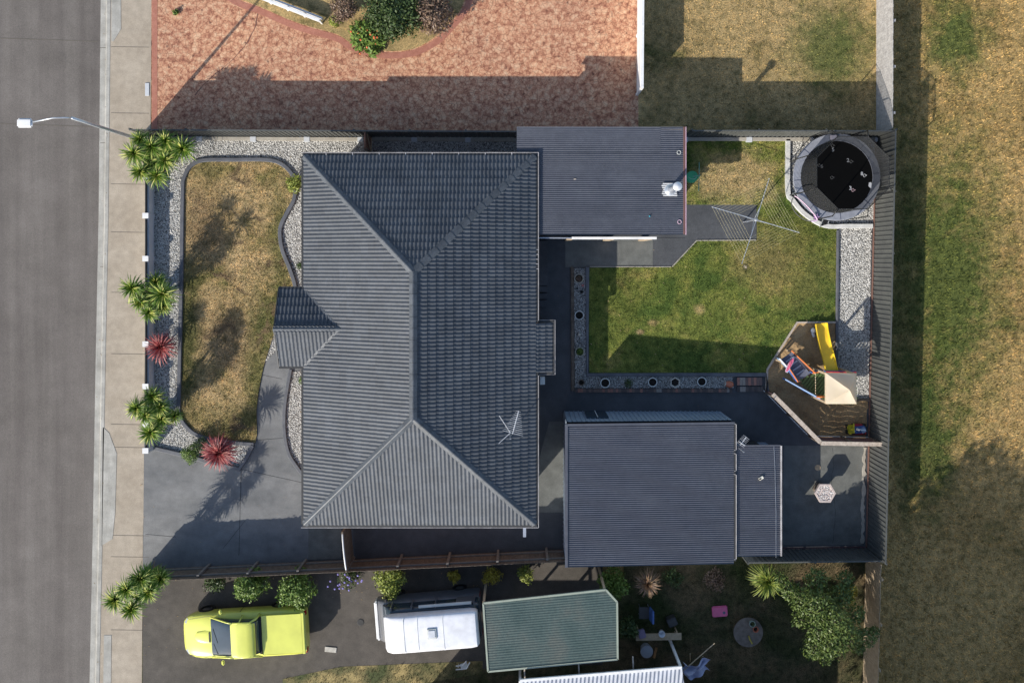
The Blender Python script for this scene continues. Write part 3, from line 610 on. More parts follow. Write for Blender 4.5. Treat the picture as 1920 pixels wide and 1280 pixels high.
for s in (1, -1): MB().box((PX0+.3, PYC+s*(PW-.25), ZE/2), (.12, .12, ZE-.05)).build('porch_post', M['white'], house)
# kitchen bump-out roof on the east side
BY0, BY1, = P2(0, 698, 2.4)[1], P2(0, 605, 2.4)[1]; BX = P2(1036, 0, 2.27)[0]
dz = ZE-2.27; bl = math.hypot(BX-X1, dz)
tile_slope('side_roof_slope', (BX, BY0, 2.27), (0, 1, 0), (-(BX-X1)/bl, 0, dz/bl), BY1-BY0, bl+.12, [((X1-.02, 0, 0), (1, 0, 0))], M['tile'], house, course=.3)
MB().box(((X1-.5+BX-.1)/2, (BY0+BY1)/2, 1.07), (BX-.1-X1+.5, BY1-BY0-.2, 2.14)).build('side_wall', M['brick'], house)
# gutters
def gut(name, pts, m, parent, z, closed=False, wd=.11): return MB().sweep(pts, wd, z-.11, z-.01, closed=closed, bev=.01).build(name, m, parent)
gut('gutter', [(X0-.03, Y0-.03), (X1+.03, Y0-.03)], M['gutter'], house, ZE+.02); gut('gutter', [(X0-.03, Y1+.03), (X1+.03, Y1+.03)], M['gutter'], house, ZE+.02)
gut('gutter', [(X1+.03, Y0+.03), (X1+.03, BY0-.03)], M['gutter'], house, ZE+.021); gut('gutter', [(X1+.03, BY1+.03), (X1+.03, Y1-.03)], M['gutter'], house, ZE+.021)
gut('gutter', [(X0-.03, Y0+.03), (X0-.03, PYC-PW-.03)], M['gutter'], house, ZE+.021); gut('gutter', [(X0-.03, PYC+PW+.03), (X0-.03, Y1-.03)], M['gutter'], house, ZE+.021)
gut('gutter', [(PX0, PYC+PW+.03), (X0, PYC+PW+.03)], M['gutter'], house, ZE+.022); gut('gutter', [(PX0, PYC-PW-.03), (X0, PYC-PW-.03)], M['gutter'], house, ZE+.022)
gut('gutter', [(BX+.03, BY0-.06), (BX+.03, BY1+.06)], M['gutter'], house, 2.30); gut('gutter', [(X1+.1, BY0-.03), (BX, BY0-.03)], M['gutter'], house, 2.303); gut('gutter', [(X1+.1, BY1+.03), (BX, BY1+.03)], M['gutter'], house, 2.303)
lip = MB()
lip.sweep([(X0-.1, Y0-.1), (X1+.1, Y0-.1)], .018, ZE-.02, ZE+.014); lip.sweep([(X0-.1, Y1+.1), (X1+.1, Y1+.1)], .018, ZE-.02, ZE+.014)
lip.sweep([(X1+.1, Y0-.09), (X1+.1, BY0-.1)], .018, ZE-.02, ZE+.016); lip.sweep([(X1+.1, BY1+.1), (X1+.1, Y1+.09)], .018, ZE-.02, ZE+.016)
lip.sweep([(X1+.12, BY1+.1), (BX+.1, BY1+.1), (BX+.1, BY0-.1), (X1+.12, BY0-.1)], .018, 2.25, 2.30)
lip.build('gutter_lip', M['gutter_lt'], house)
for k in range(9):
    x = X0+.9+k*1.05; MB().box((x, Y1+.04, ZE+.02), (.03, .14, .012)).build('gutter_strap', M['gutter_lt'], house)
for k in range(5): MB().box((X1+.04, P2(0, 468+k*9, ZE)[1], ZE+.02), (.14, .025, .012)).build('gutter_strap', M['gutter_lt'], house)
dp = MB().tube([P(1007, 703, 2.3), P(1016, 703, 2.2), (P(1012, 703, 0)[0]-.02, P(0, 703, 0)[1], 0)], .04, 8); dp.build('downpipe', M['gutter'], house)
MB().box(P(1017, 713, 2.1), (.2, .32, .12)).build('meter_box', M['potrim'], house, bevel=.01)
MB().box((P2(983, 0)[0], P2(0, 992, 2.2)[1], 2.2), (.12, .6, .04)).build('vent_grille', M['galv'], house)
def window(x, y, wd, h, zc, axis, parent=house):
    if axis == 'x': dfr, dgl = (.08, wd, h), (.1, wd-.12, h-.12)
    else: dfr, dgl = (wd, .08, h), (wd-.12, .1, h-.12)
    fr = MB().box((x, y, zc), dfr).build('window', M['white'], parent)
    MB().box((x, y, zc), dgl).build('pane', M['glass'], fr)
for yy in (-8.6, 2.2, -1.2): window(wx0-.0, yy, 1.6, 1.2, 1.45, 'x')
for yy in (-8.5, -2.2): window(wx1, yy, 1.4, 1.1, 1.5, 'x')
for xx in (-6.5, -2): window(xx, wy0, 1.4, 1.0, 1.5, 'y'); window(xx, wy1, 1.4, 1.0, 1.5, 'y')
dr = MB().box((wx0-.01, PYC, 1.03), (.07, .9, 2.05)).build('front_door', M['timber_red'], house); MB().box((wx0-.06, PYC+.35, 1.05), (.05, .04, .14)).build('handle', M['galv'], dr)

def corr(name, x0, x1, y0, y1, zfn, m, parent, pitch=.078, amp=.015, axis='x'):
    """corrugated sheet: ribs run along axis"""
    L = abs(y1-y0); n = int(L/pitch*6); ys = np.linspace(y0, y1, n+1); h = amp*np.cos((ys-y0)/pitch*2*np.pi)
    xs = [x0, x1]; v = []
    for x in xs:
        for y, hh in zip(ys, h): v.append((x, y, zfn(x, y)+hh))
    m_ = n+1; f = [(i, i+1, m_+i+1, m_+i) for i in range(n)]
    me = npmesh(name, v, f, True); o = link(name, me, m, parent); return o
# ---------------------------------------------------------------- patio cover beside the house
cx0, cy1 = P2(969, 238, 2.4); cx1, cy0 = P2(1281, 440, 2.35)
cover = thing('patio_cover', 'flat corrugated patio roof with metal flue attached to the house', 'patio cover', ((cx0+cx1)/2, (cy0+cy1)/2, 0))
zf = lambda x, y: 2.43-.05*(x-cx0)/(cx1-cx0)
xs = P2(1239, 0, 2.4)[0]
ychop = Y1+.12
corr('roof_sheet', X1+.0, xs, cy0, ychop-.0, zf, M['steel'], cover); corr('roof_sheet', xs-.05, cx1, cy0, cy1, lambda x, y: zf(x, y)-.004, M['steel'], cover)
corr('roof_sheet', cx0, xs, ychop+.002, cy1, zf, M['steel'], cover)
fr = MB()
fr.box(((cx0+cx1)/2, cy0+.06, 2.30), (cx1-cx0-.1, .05, .12)).box(((cx0+cx1)/2, cy1-.08, 2.31), (cx1-cx0-.1, .05, .12))
for k in range(7): fr.box((cx0+.3+k*(cx1-cx0-.6)/6, (cy0+cy1)/2, 2.31), (.05, cy1-cy0-.3, .1))
fr.build('roof_frame', M['timber'], cover)
gut('gutter', [(cx1+.04, cy0+.02), (cx1+.04, cy1)], M['gutter_br'], cover, 2.40, wd=.09)
MB().sweep([(cx1+.1, cy0), (cx1+.1, cy1)], .02, 2.3, 2.41).build('gutter_lip', M['palepink'], cover)
a = P2(1072, 446.5, 2.15); b = P2(1231, 446.5, 2.15)
MB().bar((a[0], a[1], 2.15), (b[0], b[1], 2.15), .1, .1).build('front_rail', M['white'], cover)
a2 = P2(1006, 446, 2.15); MB().bar((a2[0], a2[1], 2.17), (a[0], a[1], 2.17), .05, .06).build('side_rail', M['galv'], cover)
for px_ in (1068, 1145, 1216):
    p = P2(px_, 449, 2.0); q = P2(px_, 447, 0)
    MB().box((p[0], p[1]+.02, 1.02), (.28 if px_ > 1070 else .22, .07, 2.04)).build('post', M['timber_tan'], cover, bevel=.008)
MB().box(((cx0+cx1)/2, cy1-.35, 1.1), (cx1-cx0-.4, .08, 2.2)).build('back_wall', M['steel2'], cover)
MB().box((cx1-.35, (cy0+cy1)/2+.3, 1.1), (.08, cy1-cy0-1.4, 2.2)).build('end_wall', M['steel2'], cover)
fx, fy, _ = P(1257, 356, 2.45)
pf = MB()
for k in range(7): pf.box((fx-.03+random.uniform(-.03, .03), fy+.24-k*.078, 2.447), (.56+random.uniform(-.04, .06), .05, .022))
pf.build('roof_flashing', mat('lead_flashing', .62, rough=.6), cover)
fl = MB().lathe((fx, fy, 2.42), [(.26, 0), (.2, .06), (.12, .12), (.1, .16)], 18).tube([(fx, fy, 2.5), (fx, fy, 3.9)], .09, 16); fl.build('flue', M['galv'], cover, smooth=True, auto=40)
MB().lathe((fx, fy, 3.95), [(.17, 0), (.17, .06), (.12, .1), (.02, .14)], 20).tube([(fx, fy, 3.85), (fx, fy, 3.98)], .03, 6).build('flue_cap', M['aluminium'], cover, smooth=True, auto=40)
for (px_, py_, m_, lb) in ((1273, 286, 'potrim', 'small grey ring lying at the upper end of the patio roof'), (1274, 416, 'palepink', 'small pink ring lying at the lower end of the patio roof')):
    c0 = P(px_, py_, 2.41); tag(MB().tube([(c0[0]+.075*math.cos(t), c0[1]+.075*math.sin(t), 2.415) for t in np.linspace(0, 2*math.pi, 20, False)], .011, 6, closed=True).build('plastic_ring', M[m_], smooth=True), lb, 'ring')
tag(MB().box(P(1218, 405.5, 2.43), (.05, .06, .05)).build('plastic_peg', mat('teal_plastic', (.05, .35, .45)), bevel=.01), 'tiny teal clip on the patio roof near its lower edge', 'clip')
tag(MB().box(P(1078, 336, 2.44), (.1, .03, .02), rz=.1).build('twig', M['timber']), 'pale twig lying in the middle of the patio roof', 'twig')

# ---------------------------------------------------------------- garage and lean-to
GX0, GY1 = P2(1060, 795, 2.4); GX1 = P2(1377, 0, 2.02)[0]; GY0 = -12.15
GW1 = P2(0, 771.5, 0)[1]
garage = thing('garage', 'large charcoal corrugated garage with blue grey front wall behind the house', 'garage', ((GX0+GX1)/2, (GY0+GY1)/2, 0))
zg = lambda x, y: 2.40-.40*(x-GX0)/(GX1-GX0)
corr('roof_sheet', GX0+.09, GX1-.02, GY0, GY1-.06, zg, M['steel'], garage, pitch=.084)
MB().bar((GX0+.04, GY0, 2.425), (GX0+.04, GY1, 2.425), .11, .04).build('edge_flashing', M['steel'], garage)
MB().bar((GX0, GY1-.03, 2.42), (GX1, GY1-.03, 2.02), .1, .045).build('front_flashing', M['steel'], garage)
# ribbed front wall, splayed door and side walls
def ribwall(name, a, b, z0, z1a, z1b, m, parent, pitch=.2, dep=.012, out=(0, 1)):
    a, b = Vector(a), Vector(b); L = (b-a).length; t = (b-a)/L; n = int(L/pitch); v = []; f = []
    o_ = Vector(out)
    pr = [(0, 0), (.12, 0), (.16, 1), (.3, 1), (.34, 0)]; pts = []
    for i in range(n):
        for s_, h_ in pr: pts.append(((i+s_)*pitch, h_*dep))
    pts.append((L, 0))
    for s_, h_ in pts:
        p = a+t*min(s_, L)+o_*h_; k = s_/L
        v += [(p.x, p.y, z0), (p.x, p.y, z1a+(z1b-z1a)*min(k, 1))]
    for i in range(len(pts)-1): f.append((2*i, 2*i+2, 2*i+3, 2*i+1))
    return MB().add(v, f).build(name, m, parent)
MB().add([(GX0+.06, GY0+.1, 0), (GX1-.08, GY0+.1, 0), (GX1-.08, GW1, 0), (GX0+.06, GW1, 0), (GX0+.06, GY0+.1, 2.36), (GX1-.08, GY0+.1, 1.97), (GX1-.08, GW1, 1.97), (GX0+.06, GW1, 2.36)],
         [(0, 1, 5, 4), (1, 2, 6, 5), (2, 3, 7, 6), (3, 0, 4, 7)]).build('wall', M['steel2'], garage)
ribwall('wall_cladding', (GX0+.06, GW1+.012), (GX1-.08, GW1+.012), .0, 2.36, 1.97, M['steel2'], garage, pitch=.19, dep=.03)
ribwall('side_cladding', (GX0+.045, GY0+.1), (GX0+.045, GW1), .0, 2.36, 2.36, M['steel2'], garage, pitch=.19, dep=.02, out=(-1, 0))
dx = P2(1098, 0, 1)[0]; dx2 = P2(1138, 0, 1)[0]
dd = MB().box(((dx+dx2)/2, GW1+.06, .95), (dx2-dx, .05, 1.5)).build('window', M['glass'], garage)
MB().box(((dx+dx2)/2, GW1+.062, .95), (.03, .06, 1.5)).build('frame', M['white'], dd)
gg = MB()
ylist = [GY1, P2(0, 847, 2)[1], P2(0, 886, 2)[1], GY0+.1]
gut('gutter', [(GX1+.03, GY0+.1), (GX1+.03, GY1)], M['gutter'], garage, 2.0)
for i in range(3):
    gg.tube([(GX1-.02, ylist[i]-.05, 2.03), (GX1+.075, ylist[i]-.08, 2.02), (GX1+.075, ylist[i+1]+.1, 2.02), (GX1-.01, ylist[i+1]+.07, 2.03)], .014, 6)
gg.build('gutter_lip', M['gutter_lt'], garage)
# lean-to
LX0 = GX1+.09; LX1, LY1 = P2(1463, 835, 1.82)
zl = lambda x, y: 1.90-.08*(x-LX0)/(LX1-LX0)
corr('lean_to_roof', LX0, LX1, GY0+.25, LY1, zl, M['steel'], garage, pitch=.084)
MB().bar((LX1+.03, GY0+.25, 1.84), (LX1+.03, LY1, 1.84), .05, .06).build('lean_to_edge', M['gutter_lt'], garage)
MB().bar((LX0, LY1+.015, 1.92), (LX1, LY1+.015, 1.84), .05, .03).build('lean_to_flashing', M['steel'], garage)
MB().box(((LX0+LX1)/2-.03, (GY0+LY1)/2, .89), (LX1-LX0-.1, LY1-GY0-.5, 1.76)).build('lean_to_wall', M['steel2'], garage)
MB().box(((LX0+LX1)/2, LY1-.22, .85), (.75, .06, 1.6)).build('lean_to_door', M['darkgrey'], garage)
jb = thing('sensor_box', 'small white box on the garage lean-to roof', 'box', P(1427, 896, 1.88))
MB().box(P(1427, 896, 1.91), (.2, .11, .06), rz=.55).build('case', mat('cream_plastic', (.75, .72, .62)), jb, bevel=.01); MB().box(P(1425.5, 897.5, 1.945), (.09, .05, .012), rz=.55).build('label_plate', M['black'], jb)
cb = MB().tube([P(1451, 834, 1.86), P(1453, 880, 1.875), P(1455, 960, 1.87), P(1455, 1045, 1.87)], .006, 5); tag(cb.build('cable', M['galv']), 'thin cable lying down the length of the lean-to roof', 'cable')

# aerials
def aerial(name, label, base, mast, boom_a, boom_b, n, l0, l1, arms=(), r=.012):
    t = thing(name, label, 'aerial', base)
    MB().tube([base, (base[0], base[1], mast)], .02, 8).build('mast', M['galv'], t)
    a, b = Vector(boom_a), Vector(boom_b); MB().tube([a, b], .016, 6).build('boom', M['aluminium'], t)
    d = (b-a).normalized(); s = Vector((-d.y, d.x, 0)).normalized(); el = MB()
    for i in range(n):
        k = i/(n-1); p = a.lerp(b, k*.94+.03); L = l0+(l1-l0)*k; el.tube([p-s*L/2, p+s*L/2], .006, 5)
    el.build('elements', M['galv'], t)
    for q in arms: MB().tube([q[0], q[1]], r, 6).build('rod', M['aluminium'], t)
    return t
zb = 3.2
b0 = P(957, 816, zb); hi = 3.9
pA = Vector(P(961, 813, hi)); pB = Vector(P(972.5, 770, hi))
aerial('roof_aerial', 'television aerial on the lower right of the tiled house roof', (P(957, 816, 3.3)[0], P(957, 816, 3.3)[1], 3.05), 3.95, pA, pB, 12, .8, .18,
       arms=((P(957, 811, 3.9), P(936, 779, 3.95)), (P(957, 811, 3.9), P(935, 831, 3.95))))
aerial('roof_aerial', 'small television aerial at the corner between garage and lean-to', P(1385, 839, 1.9), 2.7, P(1388, 834, 2.65), P(1399.5, 819, 2.65), 7, .36, .3,
       arms=((P(1385, 827, 2.68), P(1397, 835, 2.68)),))

# ---------------------------------------------------------------- fences
def steelfence(name, label, A, B, h, plinth=None, inner=(0, -1), rail=M['fence_rail'], m=None, wpost=2.4, base=0.0):
    m = m or M['fence_steel']
    t = thing(name, label, 'fence', (A[0], A[1], 0)); a, b = Vector(A), Vector(B); L = (b-a).length; d = (b-a)/L
    pr = [(0, 0), (.3, 0), (.42, .032), (.58, .032), (.7, 0), (1, 0)]; n = int(L/.19); v = []; f = []; o_ = Vector(inner)
    pts = [((i+s_)*L/n, h_) for i in range(n) for s_, h_ in pr[:-1]]+[(L, 0)]
    for s_, h_ in pts:
        p = a+d*s_+o_*h_; v += [(p.x, p.y, base+.05), (p.x, p.y, h-.03)]
    for i in range(len(pts)-1): f.append((2*i, 2*i+2, 2*i+3, 2*i+1))
    me = MB().add(v, f); me.build('panel', m, t)
    MB().bar((a.x, a.y, h), (b.x, b.y, h), .055, .045).build('top_rail', m, t)
    q = o_*.045; MB().bar((a.x+q.x, a.y+q.y, base+.07), (b.x+q.x, b.y+q.y, base+.07), .045, .07).build('bottom_rail', rail, t)
    k = max(1, round(L/wpost))
    for i in range(k+1):
        p = a+d*(L*i/k)-o_*.05; MB().box((p.x, p.y, h/2), (.06, .06, h)).build('post', m, t)
    if plinth:
        q = o_*(.05+plinth/2); MB().bar((a.x+q.x, a.y+q.y, .06), (b.x+q.x, b.y+q.y, .06), plinth, .2).build('concrete_plinth', M['plinth'], t)
        for i in range(k+1):
            p = a+d*(L*i/k)+o_*(.07+plinth/2); MB().box((p.x, p.y, .08), (.24, plinth+.06, .2)).build('plinth_pad', M['offwhite'], t)
    return t
steelfence('steel_fence', 'charcoal steel fence on a concrete plinth along the top of the front garden', P2(276, 255), P2(978, 258), 1.66, plinth=.14, rail=M['plinth'])
steelfence('steel_fence', 'charcoal steel fence on a pale plinth above the back lawn', P2(1283, 256.5), P2(1643, 257), 1.66, plinth=.14, rail=M['plinth'])
steelfence('steel_fence', 'tall dark ribbed steel fence between the back yard and the field', P2(1643, 255), P2(1625, 1028), 1.86, inner=(-1, 0))
steelfence('steel_fence', 'short dark steel fence closing the lower right corner of the patio', P2(1384, 1029), P2(1625, 1026), 1.62, inner=(0, 1), rail=M['purple_brown'])
def paling(name, label, A, B, h, side, m=M['timber_dark'], wd=.12, posts=2.35, rails=True, pm=None):
    t = thing(name, label, 'fence', (A[0], A[1], 0)); a, b = Vector(A), Vector(B); L = (b-a).length; d = (b-a)/L; nrm = Vector((-d.y, d.x))*side
    pl = MB(); n = int(L/wd)
    for i in range(n):
        p = a+d*((i+.5)*L/n); hh = h+random.uniform(-.02, .02)
        pl.box((p.x, p.y, hh/2), (L/n-.006, .018, hh), rz=math.atan2(d.y, d.x)+random.uniform(-.03, .03))
    pl.build('palings', m, t)
    for z in (h*.22, h*.78):
        q = nrm*.045; MB().bar((a.x+q.x, a.y+q.y, z), (b.x+q.x, b.y+q.y, z), .05, .08).build('rail', pm or m, t)
    k = round(L/posts)
    for i in range(k+1):
        p = a+d*(L*(i+.35)/(k+.7))+nrm*.1; MB().box((p.x, p.y, h*.48), (.1, .07, h*.96), rz=math.atan2(d.y, d.x)).build('post', pm or m, t)
    return t
paling('paling_fence', 'long dark timber paling fence along the lower side of the lot', P2(272, 1067), P2(1056, 1030), 1.42, 1, pm=mat('grey_fence_rail', [(.3, (.16, .145, .13)), (.7, (.24, .22, .2))], 6, rough=.9))
paling('paling_fence', 'pale grey paling fence between the upper neighbour yard and the field', P2(1644, -220), P2(1643, 252), 1.6, 1, m=mat('silver_palings', [(.3, (.36, .34, .33)), (.7, (.52, .5, .48))], 5, rough=.9, fine=(20, .8, 1.1)))
paling('paling_fence', 'weathered paling fence at the far right of the lower neighbour garden', P2(1624, 1034), P2(1612, 1500), 1.5, 1, m=M['timber_tan'])
# low white front wall with piers and dark slats
fw = thing('front_wall', 'low white rendered wall with piers and dark infill by the footpath', 'wall', P(283, 550))
xw = P2(289, 0)[0]-.06
wy = [P2(0, q)[1] for q in (262, 842)]
MB().box((xw, (wy[0]+wy[1])/2, .26), (.14, wy[0]-wy[1], .52)).build('base_wall', M['offwhite'], fw, bevel=.01)
MB().box((xw-.02, (wy[0]+wy[1])/2, .57), (.03, wy[0]-wy[1]-.1, .1)).build('infill', M['black'], fw)
MB().box((xw-.02, (wy[0]+wy[1])/2, .63), (.05, wy[0]-wy[1]-.1, .03)).build('top_rail', M['black'], fw)
for q in (268, 333, 406, 485, 563, 642, 720, 790, 838):
    y = P2(0, q)[1]; pr_ = MB().box((xw-.01, y, .33), (.22, .2, .66)).build('pier', M['offwhite'], fw, bevel=.008); MB().box((xw-.01, y, .675), (.25, .23, .03)).build('cap', M['white'], pr_)
# side gates
def gate(label, A, B, h, m, top, slat=.05, arch=.0):
    t = thing('side_gate', label, 'gate', (A[0], A[1], 0)); a, b = Vector(A), Vector(B); d = b-a; L = d.length; n = 14; pl = MB(); tp = []
    for i in range(n+1):
        k = i/n; z = h-arch*(2*k-1)**2; tp.append((a.x+d.x*k, a.y+d.y*k, z))
    pl_n = int(L/slat)
    for i in range(pl_n):
        k = (i+.5)/pl_n; z = h-arch*(2*k-1)**2-.03; pl.box((a.x+d.x*k, a.y+d.y*k, z/2+.03), (slat*.8, .02, z-.06), rz=math.atan2(d.y, d.x))
    pl.build('slats', m, t); MB().tube(tp, .034, 8).build('top_rail', top, t, smooth=True)
    off = Vector((-d.y, d.x)).normalized()*-.03
    br = MB(); br.bar((a.x+off.x, a.y+off.y, .25), (b.x+off.x, b.y+off.y, h-.35), .03, .09)
    br.bar((a.x+off.x, a.y+off.y, .25), (b.x+off.x, b.y+off.y, .25), .03, .09); br.build('brace', M['timber_tan'], t)
    for p in (a, b): MB().box((p.x, p.y, h*.49), (.08, .08, h*.98)).build('post', M['timber_dark'], t)
    return t
gate('timber slat gate with white curved top rail below the house', P2(657, 975), P2(664, 1044), 1.72, M['timber_dark'], M['white'], slat=.075, arch=.1)
gate('reddish timber gate between the house and the top fence', P2(697, 288), P2(697, 259), 1.6, M['timber_red'], M['timber_red'], slat=.07)

# slatted timber screens round the sandpit
def screen(label, A, B, h, inner):
    t = thing('slat_screen', label, 'screen', (A[0], A[1], 0)); a, b = Vector(A), Vector(B); d = b-a; L = d.length; sl_ = MB(); z = .05
    while z+.135 < h-.05:
        sl_.bar((a.x, a.y, z+.068), (b.x, b.y, z+.068), .02, .136); z += .158
    sl_.build('slats', M['purple_brown'], t)
    MB().bar((a.x, a.y, h), (b.x, b.y, h), .17, .045).build('top_cap', M['timber'], t, bevel=.005)
    MB().bar((a.x+inner[0]*.05, a.y+inner[1]*.05, .07), (b.x+inner[0]*.05, b.y+inner[1]*.05, .07), .03, .1).build('kick_board', M['white'], t)
    k = max(1, round(L/1.25))
    for i in range(k+1):
        p = a+d*(min(.96, max(.04, i/k))); MB().box((p.x+inner[0]*.05, p.y+inner[1]*.05, h/2), (.09, .07, h-.03), rz=math.atan2(d.y, d.x)).build('post', M['timber_dark'], t)
screen('diagonal timber screen between the sandpit and the dark paving', P2(1448, 738, 1.2), P2(1538, 829, 1.2), 1.25, (-.68, -.70))
screen('straight timber screen between the sandpit and the patio', P2(1538, 830, 1.2), P2(1655, 832, 1.2), 1.25, (0, 1))

# ---------------------------------------------------------------- planting
def blade_rosette(c, Rm, n, m, parent=None, name='leaf_rosette', wd=.045, droop=.35, up=(8, 85), seed=None):
    v = []; f = []
    for i in range(n):
        a = i*2.39996+random.uniform(-.2, .2); k = (i+.5)/n; el = R(up[1]+(up[0]-up[1])*k**.8+random.uniform(-7, 7)); L = Rm*random.uniform(.85, 1.1)*(0.75+.3*k)
        w_ = wd*random.uniform(.7, 1.15); segs = 4; d = Vector((math.cos(a), math.sin(a), 0)); s = Vector((-d.y, d.x, 0)); b = len(v)
        for j in range(segs+1):
            t = j/segs; x = L*t*math.cos(el); z = L*t*math.sin(el)-droop*L*t*t*t*(1-.4*math.sin(el)); ww = w_*(1-t)**.55*(.55+.45*min(1, t*5)) if j < segs else .002
            p = Vector(c)+d*x+Vector((0, 0, z)); v += [p-s*ww/2+Vector((0, 0, ww*.25)), p, p+s*ww/2+Vector((0, 0, ww*.25))]
        for j in range(segs):
            q = b+j*3; f += [(q, q+1, q+4, q+3), (q+1, q+2, q+5, q+4)]
    me = npmesh(name, [tuple(p) for p in v], f)
    mi = [1 if random.random() < .3 else 0 for _ in range(n)]; idx = []
    for k in mi: idx += [k]*(segs*2)
    ms = m if isinstance(m, (list, tuple)) else [m, m]
    o = link(name, me, list(ms), parent); me.polygons.foreach_set('material_index', idx); return o
def yucca(label, heads, mats, base_px, n=80, group=None, name='cordyline_palm', wd=.05):
    bx, by = P2(*base_px); t = thing(name, label, 'plant', (bx, by, 0), group); tr = MB()
    for (px_, py_, z, rp) in heads:
        h = Vector(P(px_, py_, z)); r = rp/1584*(CH-z); top = h-Vector((0, 0, r*.15))
        bb_ = Vector((bx+random.uniform(-.15, .15), by+random.uniform(-.15, .15), 0))
        tr.tube([bb_, bb_.lerp(top, .5)+Vector((random.uniform(-.08, .08), random.uniform(-.08, .08), .1)), top], [.05, .045, .035], 7)
        blade_rosette(top, r*1.08, int(n*1.25), mats, t, wd=wd*1.15)
        blade_rosette(top-Vector((0, 0, r*.4)), r*.9, int(n*.45), (mats[0], mats[0]), t, name='leaf_skirt', wd=wd, up=(-25, 20))
        if z > 1.4:
            for kk in (.72, .5, .3): blade_rosette(bb_.lerp(top, kk)+Vector((0, 0, .12)), r*random.uniform(.7, .95), int(n*.5), (mats[0], mats[0]) if kk > .4 else (M['blade_br'], M['leaf_brown']), t, name='lower_leaves', wd=wd, up=(-10, 50))
    tr.build('trunk', M['bark'], t, smooth=True); return t
GM = (M['blade'], M['blade_lt']); RM = (M['blade_red'], M['blade_pink'])
yucca('green cordyline clump at the upper left corner of the front garden', [(341, 278, 2.1, 31), (309, 300, 2.0, 27), (293, 329, 1.8, 27), (282, 275, 2.3, 28), (310, 264, 2.2, 25), (250, 288, 2.5, 30), (262, 322, 2.0, 26), (262, 262, 2.1, 24)], GM, (305, 300))
yucca('green cordyline clump halfway down the front wall', [(303, 551, 2.2, 33), (279, 585, 2.0, 23), (306, 574, 1.5, 20), (292, 528, 1.6, 24), (246, 540, 2.5, 29), (262, 566, 2.0, 24)], GM, (302, 560))
yucca('green cordyline clump above the driveway end of the front wall', [(285, 743, 2.2, 25), (300, 763, 2.1, 22), (302, 785, 1.9, 22), (281, 811, 2.0, 28), (272, 778, 2.4, 22), (326, 780, 1.2, 18), (255, 765, 2.5, 25)], GM, (305, 785))
yucca('tall green cordyline clump on the footpath side below the driveway', [(262, 1085, 3.0, 30), (214, 1125, 3.0, 29), (245, 1142, 2.7, 29), (278, 1110, 2.8, 25), (236, 1105, 3.3, 26), (300, 1085, 2.3, 22)], GM, (296, 1062), name='cordyline_palm')
yucca('dark red cordyline by the front wall between two green clumps', [(300, 651, .95, 33)], RM, (303, 648), n=120, wd=.045)
yucca('bright red cordyline in the pointed gravel bed by the driveway', [(409, 850, 1.35, 37), (405, 845, .9, 30)], (M['blade_red'], M['blade_pink']), (414, 846), n=130, wd=.045)
yucca('bronze cordyline in the shaded garden beyond the lower fence', [(1215, 1095, 1.3, 27)], (M['blade_br'], M['leaf_brown']), (1205, 1075), n=110)
def foliage(blobs, n, size, m, parent, name='crown'):
    """leaf quads spread through overlapping blobs (x,y,z,r) in metres"""
    b = np.array([q[:4] for q in blobs], float); wgt = b[:, 3]**2.2; wgt /= wgt.sum(); idx = RNG.choice(len(b), n, p=wgt)
    d = RNG.normal(size=(n, 3)); d /= np.linalg.norm(d, axis=1)[:, None]; rad = RNG.uniform(.25, 1, n)**.45*RNG.uniform(.8, 1.12, n)
    # small clumps
    nc = max(4, n//14); cd_ = RNG.normal(size=(nc, 3)); cd_ /= np.linalg.norm(cd_, axis=1)[:, None]; ci = RNG.integers(0, nc, n)
    d = d*.45+cd_[ci]*.75; d /= np.maximum(np.linalg.norm(d, axis=1)[:, None], .3)
    p = b[idx, :3]+d*(b[idx, 3]*rad)[:, None]*np.array([1, 1, .85]); p[:, 2] = np.maximum(p[:, 2], .03)
    a = RNG.normal(size=(n, 3)); a[:, 2] *= .6; a /= np.linalg.norm(a, axis=1)[:, None]; c = np.cross(a, d+RNG.normal(size=(n, 3))*.5); c /= np.maximum(np.linalg.norm(c, axis=1)[:, None], .2)
    s = (size*RNG.uniform(.6, 1.4, n))[:, None]
    v = np.stack([p-a*s, p+c*s*.45, p+a*s, p-c*s*.45], 1).reshape(-1, 3); f = np.arange(4*n).reshape(n, 4)
    return link(name, npmesh(name, v, f), m, parent)
def bush(name, label, px_, py_, rp, h, m, n=900, size=.045, group=None, cat='shrub', lobes=5, stems=True):
    x, y, _ = P(px_, py_, h*.5); r = rp/44.; t = thing(name, label, cat, (x, y, 0), group); bl = [(x, y, h*.55, min(r, h)*.75)]
    for i in range(lobes):
        a = i*6.283/lobes+random.uniform(-.3, .3); q = r*random.uniform(.35, .6); bl.append((x+q*math.cos(a), y+q*math.sin(a), h*random.uniform(.35, .75), r*random.uniform(.4, .6)))
    foliage(bl, n, size, m, t, 'foliage')
    if stems:
        st = MB()
        for i in range(5):
            a = i*1.26; st.tube([(x+.03*math.cos(a), y+.03*math.sin(a), 0), (x+r*.4*math.cos(a), y+r*.4*math.sin(a), h*.6)], [.02, .008], 5)
        st.build('stems', M['bark'], t)
    return t
bush('leafy_shrub', 'bright green rounded shrub against the upper left corner of the house', 553, 346, 20, .9, M['leaf_yel'], 900, .05)
bush('leafy_shrub', 'tiny dark shrub under the eaves above the porch', 563, 497, 10, .4, M['leaf_dark'], 260, .035)
bush('leafy_shrub', 'tiny green shrub under the eaves below the porch', 567, 715, 9, .35, M['leaf'], 220, .035)
bush('leafy_shrub', 'dense green shrub left of the bright red cordyline', 357, 850, 22, .85, M['leaf'], 1500, .032)
bush('leafy_shrub', 'dark green shrub behind the bright red cordyline', 378, 835, 18, .7, M['leaf_dark'], 900, .032)
